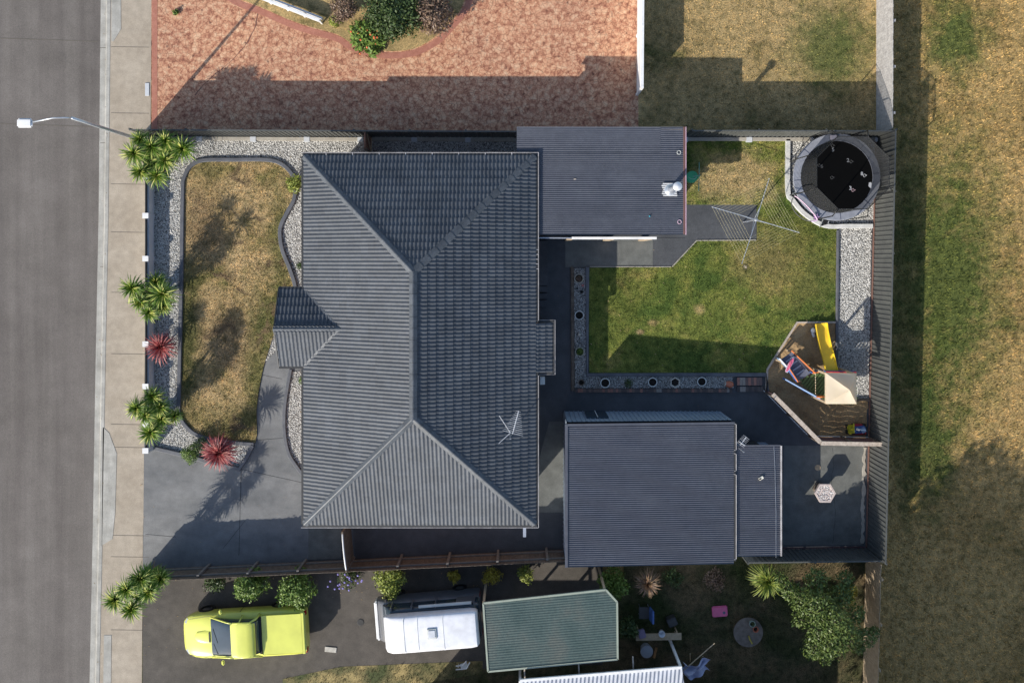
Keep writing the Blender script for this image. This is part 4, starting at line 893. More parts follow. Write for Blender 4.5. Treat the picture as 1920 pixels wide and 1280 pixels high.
for a, b_ in (((545, 708), (552, 716)), ((540, 792), (555, 777))):
    tag(MB().tube([P(*a, .06), P((a[0]+b_[0])/2+1, (a[1]+b_[1])/2+1, .12), P(*b_, .16)], .008, 5).build('fallen_twig', M['bark']), 'thin dark twig on the gravel below the porch, the %s of two' % ('upper' if a[1] < 750 else 'lower'), 'twig')
# neighbour above: shrub bed, ramp rail, green tuft
bush('garden_bush', 'large dark green bush in the neighbour bed above the red driveway', 742, 22, 62, 1.9, M['leaf_dark'], 8500, .065, lobes=9)
bush('garden_bush', 'purple brown bush at the right side of the neighbour bed', 815, 28, 46, 1.6, M['leaf_brown'], 3800, .06, lobes=7)
bush('garden_bush', 'grey brown bush at the left side of the neighbour bed', 645, 16, 32, 1.2, M['leaf_brown'], 2000, .05)
fb = bush('flowering_plant', 'bright green strappy plant with orange flowers at the bed front', 692, 72, 36, .7, M['leaf'], 2600, .08, cat='plant')
ff = MB()
for i in range(26):
    x, y, _ = P(690+random.gauss(0, 15), 68+random.gauss(0, 12), .6); ff.lathe((x, y, random.uniform(.45, .75)), [(.01, 0), (.05, .03), (.02, .06)], 6)
ff.build('flowers', M['flower'], fb)
bush('garden_bush', 'low golden shrub beside the white ramp rail', 628, 40, 14, .4, M['leaf_yel'], 420, .05)
bush('weed_tuft', 'small green weed growing through the red driveway', 329, 24, 7, .2, M['leaf'], 120, .05, cat='weed', stems=False)
rr = thing('ramp_rail', 'low white railing beside the neighbour garden bed', 'railing', P(545, 25))
A_, B_ = P(478, -4, 0), P(604, 45, 0)
for z in (.25, .5): MB().bar((A_[0], A_[1], z), (B_[0], B_[1], z), .1 if z > .3 else .05, .05).build('rail', M['white'], rr)
for k in range(5): MB().box((A_[0]+(B_[0]-A_[0])*k/4, A_[1]+(B_[1]-A_[1])*k/4, .25), (.06, .06, .5)).build('post', M['white'], rr)
MB().bar((A_[0]+.1, A_[1]+.12, .3), (B_[0]+.1, B_[1]+.12, .3), .07, .3).build('lower_panel', M['offwhite'], rr)
# white boundary screen of upper neighbour
wf = thing('white_fence', 'white fence between the red driveway and the dry upper yard', 'fence', P(1198, 80))
fa, fb2 = P2(1197, -260), P2(1194, 178)
for z in (.5, 1.15, 1.62): MB().bar((fa[0], fa[1], z), (fb2[0], fb2[1], z), .1 if z > 1.5 else .05, .06).build('rail', M['white'], wf)
pn = MB().bar((fa[0], fa[1], .82), (fb2[0], fb2[1], .82), .03, 1.55); pn.build('panel', M['white'], wf)
for k in range(5): MB().box((fa[0]+(fb2[0]-fa[0])*k/4, fa[1]+(fb2[1]-fa[1])*k/4, .83), (.1, .1, 1.66)).build('post', M['white'], wf)

# neighbour below: hedges and trees along the fence
specs = [('leafy_shrub', 'light green leafy shrub hanging over the fence above the yellow car', 470, 1098, 34, 1.9, 'leaf', 2600, .06), ('leafy_shrub', 'wide green shrub over the tail of the yellow car', 555, 1102, 40, 2.0, 'leaf', 3200, .06),
         ('leafy_shrub', 'rounded bright green bush between the yellow car and the white van', 733, 1086, 34, 1.6, 'leaf_yel', 2200, .055), ('leafy_shrub', 'low mixed shrub just right of the tall cordyline clump', 400, 1092, 26, .9, 'leaf_dark', 1100, .05),
         ('leafy_shrub', 'small golden shrub behind the white van nearest its front', 850, 1080, 14, .7, 'leaf_gold', 420, .05), ('leafy_shrub', 'golden yellow shrub behind the rear of the white van', 922, 1078, 20, .8, 'leaf_gold', 700, .05),
         ('leafy_shrub', 'olive shrub above the green carport roof', 985, 1075, 20, .8, 'leaf_yel', 650, .05), ('leafy_shrub', 'green bushy shrub at the upper right corner of the green roof', 1150, 1095, 32, 1.9, 'leaf', 2200, .06),
         ('leafy_shrub', 'low green hedge running down beside the green roof', 1178, 1175, 22, 1.4, 'leaf_dark', 1300, .06), ('leafy_shrub', 'low dark shrub right of the bronze cordyline', 1262, 1082, 22, .6, 'leaf_dark', 700, .05),
         ('leafy_shrub', 'brown dried shrub under the lower fence line', 1340, 1085, 24, .6, 'leaf_brown', 700, .05), ('leafy_shrub', 'dry orange leaved bush beside the right fence of the shaded garden', 1588, 1110, 22, 1.4, 'leaf_gold', 700, .06)]
for nm, lb, a, b_, r_, h_, m_, n_, s_ in specs: bush(nm, lb, a, b_, r_, h_, M[m_], n_, s_)
pb = bush('flowering_plant', 'low plant with violet flowers between the yellow car and the fence', 655, 1080, 26, .5, M['leaf_dark'], 800, .045, cat='plant')
ff = MB()
for i in range(22):
    x, y, _ = P(650+random.gauss(0, 14), 1092+random.gauss(0, 8), .5); ff.lathe((x, y, random.uniform(.4, .6)), [(.01, 0), (.045, .03), (.02, .06)], 6)
ff.build('flowers', M['violet'], pb)
pf_ = yucca('yellow green fountain shaped fern in the shaded garden', [(1440, 1090, 1.3, 36)], (M['leaf_yel'], M['leaf']), (1425, 1075), n=150, name='fern_palm', wd=.05)
def tree(name, label, px_, py_, blobs, n, size, m, h, rt=.12, cat='tree'):
    x, y, _ = P(px_, py_); t = thing(name, label, cat, (x, y, 0)); bl = []
    for bx_, by_, bz, br_ in blobs: q = P(bx_, by_, bz); bl.append((q[0], q[1], bz, br_))
    foliage(bl, n, size, m, t, 'crown'); tr = MB(); tr.tube([(x, y, 0), (x+.05, y, h*.3), (x, y+.05, h*.55)], [rt, rt*.75, rt*.5], 8)
    for q in bl: tr.tube([(x, y, h*.35), ((x+q[0])/2, (y+q[1])/2, (h*.45+q[2])/2), (q[0], q[1], q[2])], [rt*.55, rt*.35, rt*.12], 6)
    tr.build('trunk', M['bark'], t, smooth=True); return t
tb_ = [(1530, 1090, 2.0, .55), (1505, 1125, 2.3, .6), (1540, 1140, 2.9, .7), (1565, 1165, 3.0, .7), (1535, 1180, 2.7, .6), (1560, 1205, 2.8, .65), (1525, 1215, 2.2, .5), (1590, 1190, 2.6, .6), (1625, 1195, 2.4, .42), (1640, 1183, 2.3, .25), (1480, 1105, 1.8, .45), (1575, 1115, 2.2, .55), (1605, 1150, 2.3, .4), (1548, 1232, 2.1, .35), (1500, 1160, 2.0, .4), (1585, 1085, 1.8, .4), (1460, 1085, 1.5, .35), (1610, 1215, 2.0, .3)]
tree('leafy_tree', 'broad bushy green tree leaning over the lower right fence corner', 1545, 1150, tb_, 10500, .06, leafmat('olive_leaf', (.04, .075, .016), (.09, .135, .028), (.16, .19, .05)), 3.4)
def add_shade_tree():  # invented tree outside the frame, added to cast the shadow on the field
    x, y = 12.4, -24.2; t = thing('added_shade_tree', 'tall spreading tree added out of view to shade the field', 'tree', (x, y, 0)); bl = []
    for i in range(30):
        a = i*2.4; q = 4.6*math.sqrt((i+.5)/30); bl.append((x+q*math.cos(a)*1.1, y+q*math.sin(a), 6.4+1.3*math.cos(q/3)+random.uniform(-.5, .5), random.uniform(1.3, 2.0)))
    foliage(bl, 34000, .19, M['leaf_dark'], t, 'crown'); tr = MB(); tr.tube([(x, y, 0), (x+.1, y, 3), (x, y, 5.5)], [.32, .25, .18], 10)
    for q in bl[::2]: tr.tube([(x, y, 3.4), ((x+q[0])/2, (y+q[1])/2, 5.2), q[:3]], [.14, .09, .03], 6)
    tr.build('trunk', M['bark'], t, smooth=True)
add_shade_tree()

# ---------------------------------------------------------------- street lamp
lx, ly, _ = P(262, 262); sl_ = thing('street_lamp', 'grey street lamp with a white head reaching over the road', 'street lamp', (lx, ly, 0))
MB().tube([(lx, ly, 0), (lx, ly, 2.5), (lx, ly, 5.45)], [.09, .07, .05], 12).build('pole', M['galv'], sl_, smooth=True)
hx, hy, _ = P(52, 231, 5.62); MB().tube([(lx, ly, 5.4), (lx-.15, ly-.01, 5.56), (lx-.6, ly-.03, 5.62), (hx, hy, 5.62)], .028, 8).build('arm', M['galv'], sl_, smooth=True)
hd = MB(); hd.box((hx-.1, hy, 5.62), (.55, .33, .14)); hd.build('lamp_head', M['white'], sl_, bevel=.05); MB().box((hx-.12, hy, 5.54), (.36, .22, .03)).build('lens', M['lampglass'], sl_)

# ---------------------------------------------------------------- clothes line
zc = 2.0; hub = Vector(P(1418, 412, zc)); cl = thing('rotary_clothesline', 'rotary clothes line with four arms standing beside the back path', 'clothes line', (hub.x, hub.y, 0))
MB().tube([(hub.x, hub.y, 0), (hub.x, hub.y, zc+.05)], [.03, .028], 10).build('post', M['galv'], cl); MB().lathe((hub.x, hub.y, zc-.12), [(.05, 0), (.075, .04), (.075, .12), (.03, .18)], 12).build('hub', M['galv'], cl)
cr = Vector(P(1400, 416, 1.3)); MB().tube([(hub.x, hub.y, 1.15), (hub.x-.18, hub.y-.06, 1.15), (hub.x-.18, hub.y-.06, 1.35)], .015, 6).build('crank_handle', M['galv'], cl)
ends = [Vector(P(1442, 335, zc+.05)), Vector(P(1498, 436, zc+.05)), Vector(P(1391, 494, zc+.05)), Vector(P(1335, 388, zc+.05))]
for e in ends:
    ar = MB(); ar.tube([hub, e], .013, 8); q = hub.lerp(e, .33); ar.tube([(hub.x, hub.y, zc-.35), q], .012, 6); ar.build('arm', M['galv'], cl)
for i in range(4):
    a, b_ = ends[i], ends[(i+1) % 4]; ln = MB()
    for k in range(8):
        t_ = .42+.58*k/7; pa, pb_ = hub.lerp(a, t_), hub.lerp(b_, t_); mid = (pa+pb_)/2-Vector((0, 0, .03)); ln.tube([pa, mid, pb_], .0026, 4)
    ln.build('lines', M['line'], cl)
kn = MB()
for e in ends:
    for k in range(8):
        p = hub.lerp(e, .42+.58*k/7); kn.box(p+Vector((0, 0, .018)), (.02, .02, .02))
kn.build('line_hooks', M['white'], cl)
pgb = P(1390, 500, 1.0); pk = thing('peg_basket', 'small wire peg basket hanging from the lowest clothes line arm', 'basket', (pgb[0], pgb[1], 1.5))
bk = MB()
for z, r_ in ((1.72, .12), (1.62, .11), (1.52, .09)): bk.tube([(pgb[0]+r_*math.cos(t), pgb[1]+r_*math.sin(t), z) for t in np.linspace(0, 2*math.pi, 14, False)], .006, 5, closed=True)
for k in range(10): a = k*.628; bk.tube([(pgb[0]+.12*math.cos(a), pgb[1]+.12*math.sin(a), 1.72), (pgb[0]+.09*math.cos(a), pgb[1]+.09*math.sin(a), 1.52)], .005, 4)
bk.tube([(pgb[0], pgb[1]+.12, 1.72), ends[2]], .006, 4); bk.build('wire_frame', M['black'], pk)
pg = MB()
for k in range(14): pg.box((pgb[0]+random.uniform(-.06, .06), pgb[1]+random.uniform(-.06, .06), 1.57+random.uniform(0, .06)), (.07, .012, .012), rz=random.uniform(0, 3))
pg.build('pegs', M['timber'], pk)

# ---------------------------------------------------------------- garden tap stand (green)
ht = thing('hose_reel', 'green garden hose reel with crossbar beside the patio cover', 'hose reel', P(1310, 330))
h0 = Vector(P(1299, 331, .9)); MB().lathe((h0.x, h0.y, .5), [(.05, 0), (.24, .02), (.24, .05), (.14, .07), (.14, .28), (.24, .3), (.24, .33), (.05, .34)], 22).build('reel', M['green'], ht, smooth=True, auto=40)
MB().tube([(h0.x+.16*math.cos(t), h0.y+.1*math.sin(t), .62+t*.009) for t in np.linspace(0, 25, 90)], .02, 5).build('hose', mat('pale_green_hose', (.25, .45, .33), rough=.5), ht)
MB().tube([h0, P(1313, 329, .9)], .02, 6).tube([P(1311, 304, .9), P(1311, 329, .9), P(1310, 358, .9)], .018, 6).build('crossbar', mat('faded_green_metal', (.16, .33, .25)), ht)
MB().tube([P(1310, 333, 0), P(1311, 331, .9)], .02, 6).tube([P(1297, 334, 0), P(1299, 332, .5)], .02, 6).build('stand', M['green'], ht)

# ---------------------------------------------------------------- trampoline
tz = .85; tc = Vector(P(1568.5, 332, tz)); tcx, tcy = tc.x, tc.y
tr_ = thing('trampoline', 'round black trampoline with safety net on the gravel corner', 'trampoline', (tcx, tcy, 0))
MB().lathe((tcx, tcy, tz-.01), [(.001, 0), (1.52, 0), (1.52, .012), (.001, .012)], 64, caps=False).build('jumping_mat', M['blackmat'], tr_)
def ring(r0, r1, z, h, n=64, seam=True):
    return MB().lathe((tcx, tcy, z), [(r0, 0), (r1, -.02), (r1+.02, 0), (r1, h), (r0, h*.7), (r0, 0)], n, caps=False)
ring(1.5, 1.80, tz+.0, .05).build('safety_pad', M['pad'], tr_, smooth=True, auto=35)
sm_ = MB()
for k in range(8): a = R(k*45+5); sm_.bar((tcx+1.5*math.cos(a), tcy+1.5*math.sin(a), tz+.045), (tcx+1.8*math.cos(a), tcy+1.8*math.sin(a), tz+.055), .02, .012)
sm_.build('pad_seams', M['navy'], tr_)
MB().tube([(tcx+1.76*math.cos(t), tcy+1.76*math.sin(t), tz-.05) for t in np.linspace(0, 2*math.pi, 48, False)], .025, 6, closed=True).build('frame_ring', M['galv'], tr_)
for k in range(4):
    a = R(45+90*k); lg = MB(); q = []
    for s_ in (-.42, .42): q.append((tcx+1.7*math.cos(a+s_), tcy+1.7*math.sin(a+s_)))
    lg.tube([(q[0][0], q[0][1], tz-.05), (q[0][0], q[0][1], .1), (q[1][0], q[1][1], .05), (q[1][0], q[1][1], tz-.05)], .022, 6); lg.build('leg', M['galv'], tr_)
nz = 2.6; vt = []
for k in range(8):
    a = R(22.5+45*k); ro, rt2 = 1.84, 1.55; o1 = Vector((math.cos(a), math.sin(a), 0)); vt.append(Vector((tcx, tcy, nz))+o1*rt2)
    base_ = Vector((tcx, tcy, 0))
    MB().tube([base_+o1*(ro+.02)+Vector((0, 0, .15)), base_+o1*(ro+.03)+Vector((0, 0, 1.3)), base_+o1*(ro+.0)+Vector((0, 0, 2.3)), base_+o1*1.55+Vector((0, 0, nz+.02))], .024, 8).build('net_pole', M['black'], tr_, smooth=True)
nv = []; nf = []; NS = 8
for i in range(NS+1):
    z = tz+.04+(nz-tz-.04)*i/NS; k_ = i/NS
    for k in range(64):
        a = 2*math.pi*k/64; seg = (a-R(22.5)) % R(45); ap = 1.43/max(.1, math.cos(seg-R(22.5)));  r_ = 1.5*(1-k_)+ap*k_+.0
        r_ *= 1+.012*math.sin(k*3.1+i)
        nv.append((tcx+r_*math.cos(a), tcy+r_*math.sin(a), z))
for i in range(NS):
    for k in range(64): nf.append((i*64+k, i*64+(k+1) % 64, (i+1)*64+(k+1) % 64, (i+1)*64+k))
link('safety_net', npmesh('safety_net', nv, nf, True), M['net'], tr_)
MB().tube([(p.x, p.y, nz) for p in vt], .016, 6, closed=True).build('net_rope', M['black'], tr_)
def text_mesh(s_, size, loc, rz, m, parent, name, ext=.002):
    cu = bpy.data.curves.new(name, 'FONT'); cu.body = s_; cu.size = size; cu.extrude = ext; cu.align_x = 'CENTER'; cu.align_y = 'CENTER'; cu.offset = .004
    o = bpy.data.objects.new(name, cu); C.objects.link(o); dg = bpy.context.evaluated_depsgraph_get(); me = bpy.data.meshes.new_from_object(o.evaluated_get(dg)); bpy.data.objects.remove(o)
    me.transform(Matrix.Translation(Vector(loc)) @ Matrix.Rotation(rz, 4, 'Z')); return link(name, me, m, parent)
dim = mat('faded_print', .10, rough=.8); prn = mat('white_print', .75, rough=.7); mid_ = mat('grey_print', .32, rough=.8)
mz = tz+.0045
for s_, a, b_, m_, sz in (('5', 1562, 281, mid_, .22), ('2', 1590, 301, mid_, .22), ('8', 1616, 326, prn, .2), ('3', 1594.5, 353, prn, .22), ('6', 1541, 312, dim, .22)):
    q = P(a, b_, mz); text_mesh(s_, sz, (q[0], q[1], mz), 0, m_, tr_, 'printed_number')
def squiggle(cx_, cy_, m_, s_=.07, pts=18):
    q = P(cx_, cy_, mz+.002); MB().tube([(q[0]+s_*(1+.35*math.sin(3*t+1))*math.cos(t), q[1]+s_*(.7+.25*math.cos(4*t))*math.sin(t), mz+.002) for t in np.linspace(0, 2*math.pi, pts, False)], .011, 4, closed=True).build('printed_doodle', m_, tr_)
pkp = mat('pink_print', (.6, .42, .45), rough=.7)
for a, b_, m_ in ((1621, 329, prn), (1599.5, 356.5, pkp), (1596, 303, dim), (1561, 273, dim), (1536, 310, dim), (1560, 333, dim)): squiggle(a, b_, m_)
q = P(1632, 347, mz); MB().prism([(q[0]-.08, q[1]-.05), (q[0]+.02, q[1]-.14), (q[0]+.05, q[1]+.05), (q[0]+.03, q[1]+.12), (q[0]-.06, q[1]+.1)], mz, mz+.004).build('printed_panel', prn, tr_)
MB().box((*P2(1563, 258, 1.0), 1.0), (.24, .2, .1), rz=.1).build('warning_tag', mat('pale_tag', (.55, .5, .55)), tr_, bevel=.01)
ld = thing('step_ladder', 'small three step ladder hooked on the lower side of the trampoline', 'ladder', P(1549, 412))
la, lb = Vector(P(1553, 402, .85)), Vector(P(1544, 424, .05)); sdv = Vector((.16, .05, 0))
for s_ in (-1, 1): MB().tube([la+sdv*s_, lb+sdv*s_], .018, 6).build('rail', M['galv'], ld)
for k in range(3):
    p = la.lerp(lb, .28+.27*k); MB().box(p, (.34, .085, .03), rz=.3).build('step', M['black'], ld)
hp = thing('toy_hoop', 'pink and lilac hoop leaning on the lower left of the trampoline', 'hoop', P(1510, 392))
ha, hb = Vector(P(1490, 368, .98)), Vector(P(1532, 412, .98)); ax = (hb-ha); mdp = (ha+hb)/2; al = ax.length/2; ax.normalize(); sd = Vector((-.42, -.40, -.62)).normalized()
def arc(t0, t1, m_): MB().tube([mdp+ax*al*math.cos(t)+sd*(.5 if math.sin(t) > 0 else .1)*math.sin(t) for t in np.linspace(t0, t1, 20)], .022, 7).build('hoop_section', m_, hp, smooth=True)
arc(math.pi, 2*math.pi, M['palepink']); arc(.5, math.pi, M['darkgrey']); arc(0, .5, M['lilac'])
st = MB(); c0 = Vector(P(1530, 407, .95)); pts = [(c0.x+(.15 if k % 2 == 0 else .06)*math.cos(k*math.pi/5), c0.y+(.15 if k % 2 == 0 else .06)*math.sin(k*math.pi/5)) for k in range(10)]
st.prism(pts, .97, 1.0).build('star', M['lilac'], hp)

# ---------------------------------------------------------------- play set
ps = thing('play_fort', 'wooden play fort with cream canopy, green deck and yellow slide', 'play fort', P(1560, 715))
cz = 2.15; c4 = [Vector(P(1548.5, 699, cz)), Vector(P(1606, 700, cz)), Vector(P(1606, 757, cz)), Vector(P(1548.5, 757, cz))]; apx = sum(c4, Vector())/4+Vector((.18, .0, .42))
def canopy():
    # four sides slightly sagging with a rounded hem
    n = 10; v = []; f = []
    for s_ in range(4):
        a, b_ = c4[s_], c4[(s_+1) % 4]; base_ = len(v)
        for i in range(n+1):
            for j in range(n+1):
                e = a.lerp(b_, j/n); p = e.lerp(apx, i/n); p = p-Vector((0, 0, .035*math.sin(math.pi*i/n)*math.sin(math.pi*j/n))); v.append(p)
        for i in range(n):
            for j in range(n): q_ = base_+i*(n+1)+j; f.append((q_, q_+1, q_+n+2, q_+n+1))
        base_ = len(v)
        for j in range(n+1): e = a.lerp(b_, j/n); v += [e, e-Vector((0, 0, .12))]
        for j in range(n): q_ = base_+2*j; f.append((q_, q_+1, q_+3, q_+2))
    me = npmesh('canopy', [tuple(p) for p in v], f, True); bm = bmesh.new(); bm.from_mesh(me); bmesh.ops.remove_doubles(bm, verts=bm.verts, dist=.001); bm.to_mesh(me); bm.free(); me.set_sharp_from_angle(angle=R(25)); me.polygons.foreach_set('use_smooth', [True]*len(me.polygons))
    return link('canopy', me, M['canopy'], ps)
canopy()
tw_ = [Vector((p.x*.94+apx.x*.06, p.y*.94+apx.y*.06-.0, 0)) for p in c4]
for p in tw_: MB().box((p.x, p.y, cz/2), (.08, .08, cz-.02)).build('corner_post', M['timber_tan'], ps)
dz_ = .85
def slatdeck(poly, z, m, rz, gap=.125, wd=.095, name='deck'):
    mb = MB(); a = np.array(poly); c0 = a.mean(0); ca, sa = math.cos(rz), math.sin(rz); loc = [((x-c0[0])*ca+(y-c0[1])*sa, -(x-c0[0])*sa+(y-c0[1])*ca) for x, y in poly]
    ys = [q[1] for q in loc]; y = min(ys)+wd/2
    while y < max(ys):
        xs_ = []
        for i in range(len(loc)):
            (xa, ya), (xb, yb) = loc[i], loc[i-1]
            if (ya > y) != (yb > y): xs_.append(xa+(y-ya)*(xb-xa)/(yb-ya))
        if len(xs_) >= 2:
            x0_, x1_ = min(xs_), max(xs_)
            if x1_-x0_ > .05:
                cx_ = (x0_+x1_)/2; mb.box((c0[0]+cx_*ca-y*sa, c0[1]+cx_*sa+y*ca, z), (x1_-x0_, wd, .03), rz=rz)
        y += gap
    return mb.build(name, m, ps)
slatdeck(PL([(1500, 712), (1528, 699), (1606, 699), (1606, 757), (1548, 757), (1530, 742), (1504, 722)], dz_), dz_, M['deckgreen'], R(52))
dark = MB().prism(PL([(1503, 712), (1528, 702), (1600, 702), (1600, 752), (1548, 752), (1530, 739), (1506, 720)], dz_-.1), dz_-.14, dz_-.08); dark.build('deck_frame', M['timber_dark'], ps)
# bow ramp (slate-blue climbing board) going down to the left
bow = [Vector(P(1463, 675, .75)), Vector(P(1486, 659, .8)), Vector(P(1519, 700, dz_)), Vector(P(1497, 715, dz_))]
rb = MB().add([*bow, *[p-Vector((0, 0, .05)) for p in bow]], [(0, 1, 2, 3), (7, 6, 5, 4), (0, 4, 5, 1), (1, 5, 6, 2), (2, 6, 7, 3), (3, 7, 4, 0)]); rb.build('climbing_board', M['navy'], ps)
cc = MB()
for k in range(4):
    p = bow[0].lerp(bow[3], .25+.2*k).lerp(bow[1].lerp(bow[2], .2+.2*k), .5); cc.bar(p+Vector((-.2, -.05, .02)), p+Vector((.12, .18, .03)), .06, .02)
cc.build('climbing_cleats', mat('faded_blue_cleat', (.32, .38, .48)), ps)
def panel(name, a, b_, z0, z1, m, cap, th=.05):
    a, b_ = Vector(a), Vector(b_); pn = MB().add([(a.x, a.y, z0[0]), (b_.x, b_.y, z0[1]), (b_.x, b_.y, z1[1]), (a.x, a.y, z1[0])], [(0, 1, 2, 3)]); me_ = pn
    d = (b_-a); d.z = 0; nn_ = Vector((-d.y, d.x, 0)).normalized()*th/2
    v = [(a.x, a.y, z0[0]), (b_.x, b_.y, z0[1]), (b_.x, b_.y, z1[1]), (a.x, a.y, z1[0])]; V = [Vector(q)+nn_ for q in v]+[Vector(q)-nn_ for q in v]
    o = MB().add(V, [(0, 1, 2, 3), (7, 6, 5, 4), (0, 4, 5, 1), (1, 5, 6, 2), (2, 6, 7, 3), (3, 7, 4, 0)]).build(name, m, ps)
    MB().tube([(a.x, a.y, z1[0]+.02), (b_.x, b_.y, z1[1]+.02)], .026, 6).build('rail_cap', cap, ps); return o
panel('side_panel', P(1484, 657, .95), P(1528, 699, 1.2), (.7, .85), (.95, 1.22), M['purple_brown'], M['orange'])
panel('side_panel', P(1528, 701, 1.5), P(1548, 697, 1.5), (.85, .85), (1.2, 1.25), M['blue'], M['orange'])
panel('side_panel', P(1473, 711, .9), P(1548, 753, 1.55), (.5, .95), (.85, 1.5), M['blue'], M['skyblue'], th=.07)
panel('side_panel', P(1497, 716, 1.2), P(1480, 690, 1.1), (.8, .7), (1.15, 1.05), M['blue'], M['orange'])
panel('front_panel', P(1549, 697, 1.2), P(1606, 698, 1.2), (.85, .85), (1.15, 1.15), M['blue'], M['red'])
panel('bow_panel', P(1462, 672, 1.0), P(1480, 692, 1.05), (.6, .7), (.95, 1.0), M['skyblue'], M['white'])
MB().box(P(1538, 743, 1.3), (.4, .04, .4)).build('rear_panel', M['orange'], ps)
rp = MB()
for k in range(9): rp.box(P(1529, 702+k*5, 1.35-.01*abs(k-4)), (.02, .07, .02))
rp.build('rope_beads', M['canopy'], ps)
for a, b_ in ((1487, 660), (1465, 678), (1499, 714), (1528, 700), (1530, 741)):
    q = P(a, b_, .9); MB().box((q[0], q[1], .45), (.07, .07, .9)).build('support_post', M['timber_tan'], ps)
def toyplane():
    t = thing('toy_plane', 'pink toy aeroplane mounted at the left tip of the play fort', 'toy plane', P(1481, 684, 1.1)); c0 = Vector(P(1481, 684, 1.25)); a = R(38)
    d = Vector((math.cos(a+.6), math.sin(a+.6), 0)); s = Vector((-d.y, d.x, 0))
    MB().tube([c0-d*.2, c0-d*.1, c0+d*.1, c0+d*.26], [.02, .05, .055, .02], 8).build('fuselage', M['pink'], t, smooth=True)
    d2 = Vector((math.cos(a+.35), math.sin(a+.35), 0))
    def wing(L, w_, off, m_, zz, nm):
        e = Vector((math.cos(R(62)), math.sin(R(62)), 0)); f_ = Vector((-e.y, e.x, 0)); p = c0+off; o_ = []
        for k in range(16):
            q = 2*math.pi*k/16; o_.append((p.x+e.x*L*math.copysign(abs(math.cos(q))**.6, math.cos(q))+f_.x*w_*math.sin(q), p.y+e.y*L*math.copysign(abs(math.cos(q))**.6, math.cos(q))+f_.y*w_*math.sin(q)))
        MB().prism(o_, c0.z+zz, c0.z+zz+.03).build(nm, m_, t)
    wing(.34, .075, Vector((0, 0, 0)), M['palepink'], -.03, 'wing_trim'); wing(.31, .052, Vector((0, 0, 0)), M['pink'], .004, 'wing'); wing(.12, .035, -d*.22, M['skyblue'], .0, 'tail')
    MB().tube([c0-Vector((0, 0, .3)), c0], .015, 6).build('mount', M['orange'], t)
toyplane()
def slide():
    t = thing('play_slide', 'curved yellow plastic slide running from the play fort to the lawn', 'slide', P(1545, 650))
    ctr = smooth_path([(1559, 699), (1556, 685), (1552, 668), (1547, 650), (1543, 632), (1540.5, 618), (1539, 606)], 4); zz = lambda k: .86-.10*k if k < .12 else (.848-(k-.12)*.80 if k < .88 else .24-(k-.88)*.1)
    N = len(ctr); sec = [(-.25, .14), (-.235, .145), (-.21, .03), (-.15, .0), (0, -.01), (.15, .0), (.21, .03), (.235, .145), (.25, .14), (.25, .0), (.22, -.03), (-.22, -.03), (-.25, 0)]
    v = []; f = []; S_ = len(sec)
    for i, (a, b_) in enumerate(ctr):
        k = i/(N-1); z = zz(k); p = Vector(P(a, b_, z)); j0, j1 = max(0, i-1), min(N-1, i+1); t0, t1 = Vector(P(*ctr[j0], z)), Vector(P(*ctr[j1], z)); d = (t1-t0); d.z = 0; d.normalize(); s = Vector((-d.y, d.x, 0))
        for u_, h_ in sec: v.append(p+s*u_+Vector((0, 0, h_)))
    for i in range(N-1):
        for q in range(S_): f.append((i*S_+q, i*S_+(q+1) % S_, (i+1)*S_+(q+1) % S_, (i+1)*S_+q))
    f += [tuple(range(S_)), tuple(reversed(range((N-1)*S_, N*S_)))]
    MB().add(v, f).build('chute', M['yellow'], t, smooth=True, auto=35)
    q = P(1541, 614, .1); MB().box((q[0], q[1], .1), (.3, .1, .2)).build('foot', M['yellow'], t)
slide()
tag(MB().lathe((*P2(1523, 619), .06), [(.02, 0), (.1, .02), (.12, .08), (.05, .13)], 12).box((*P2(1524, 627), .08), (.12, .2, .05), rz=.4).build('toy_bucket', M['white'], smooth=True), 'small white toy bucket left of the slide foot', 'toy')
# toys in the sandpit corner
rt_ = thing('toy_digger', 'yellow toy digger in the bottom corner of the sandpit', 'toy', P(1592, 803))
q = P(1592, 803); MB().box((q[0], q[1], .16), (.24, .36, .16), rz=.15).build('body', mat('toy_yellow', (.62, .55, .03), rough=.4), rt_, bevel=.03)
MB().tube([(q[0], q[1]+.1, .25), (q[0]+.03, q[1]+.28, .42), (q[0]+.02, q[1]-.1, .5)], .03, 6).build('arm', mat('toy_yellow_arm', (.62, .55, .03), rough=.4), rt_)
for sx_ in (-.14, .14):
    for sy_ in (-.12, .12): MB().tube([(q[0]+sx_-.03, q[1]+sy_, .09), (q[0]+sx_+.03, q[1]+sy_, .09)], .08, 12).build('wheel', M['black'], rt_)
rt_ = thing('ride_on_toy', 'blue and red ride on toy in the bottom corner of the sandpit', 'toy', P(1607, 803))
q = P(1608, 803); MB().box((q[0], q[1], .24), (.5, .3, .18), rz=.1).build('body', M['blue'], rt_, bevel=.05)
MB().box((q[0]+.02, q[1]-.14, .14), (.56, .2, .1)).build('bumper', M['red'], rt_, bevel=.03); MB().box((q[0]-.05, q[1]+.17, .16), (.4, .12, .1)).build('mudguard', M['red'], rt_, bevel=.03)
MB().box((q[0]+.1, q[1], .36), (.2, .22, .06), rz=.5).build('seat', M['skyblue'], rt_, bevel=.02); MB().box((q[0]-.12, q[1]+.03, .36), (.16, .1, .05), rz=-.4).build('windscreen', M['white'], rt_, bevel=.01)
for sx_ in (-.2, .2):
    for sy_ in (-.18, .18): MB().tube([(q[0]+sx_, q[1]+sy_-.03, .1), (q[0]+sx_, q[1]+sy_+.03, .1)], .1, 12).build('wheel', M['black'], rt_)

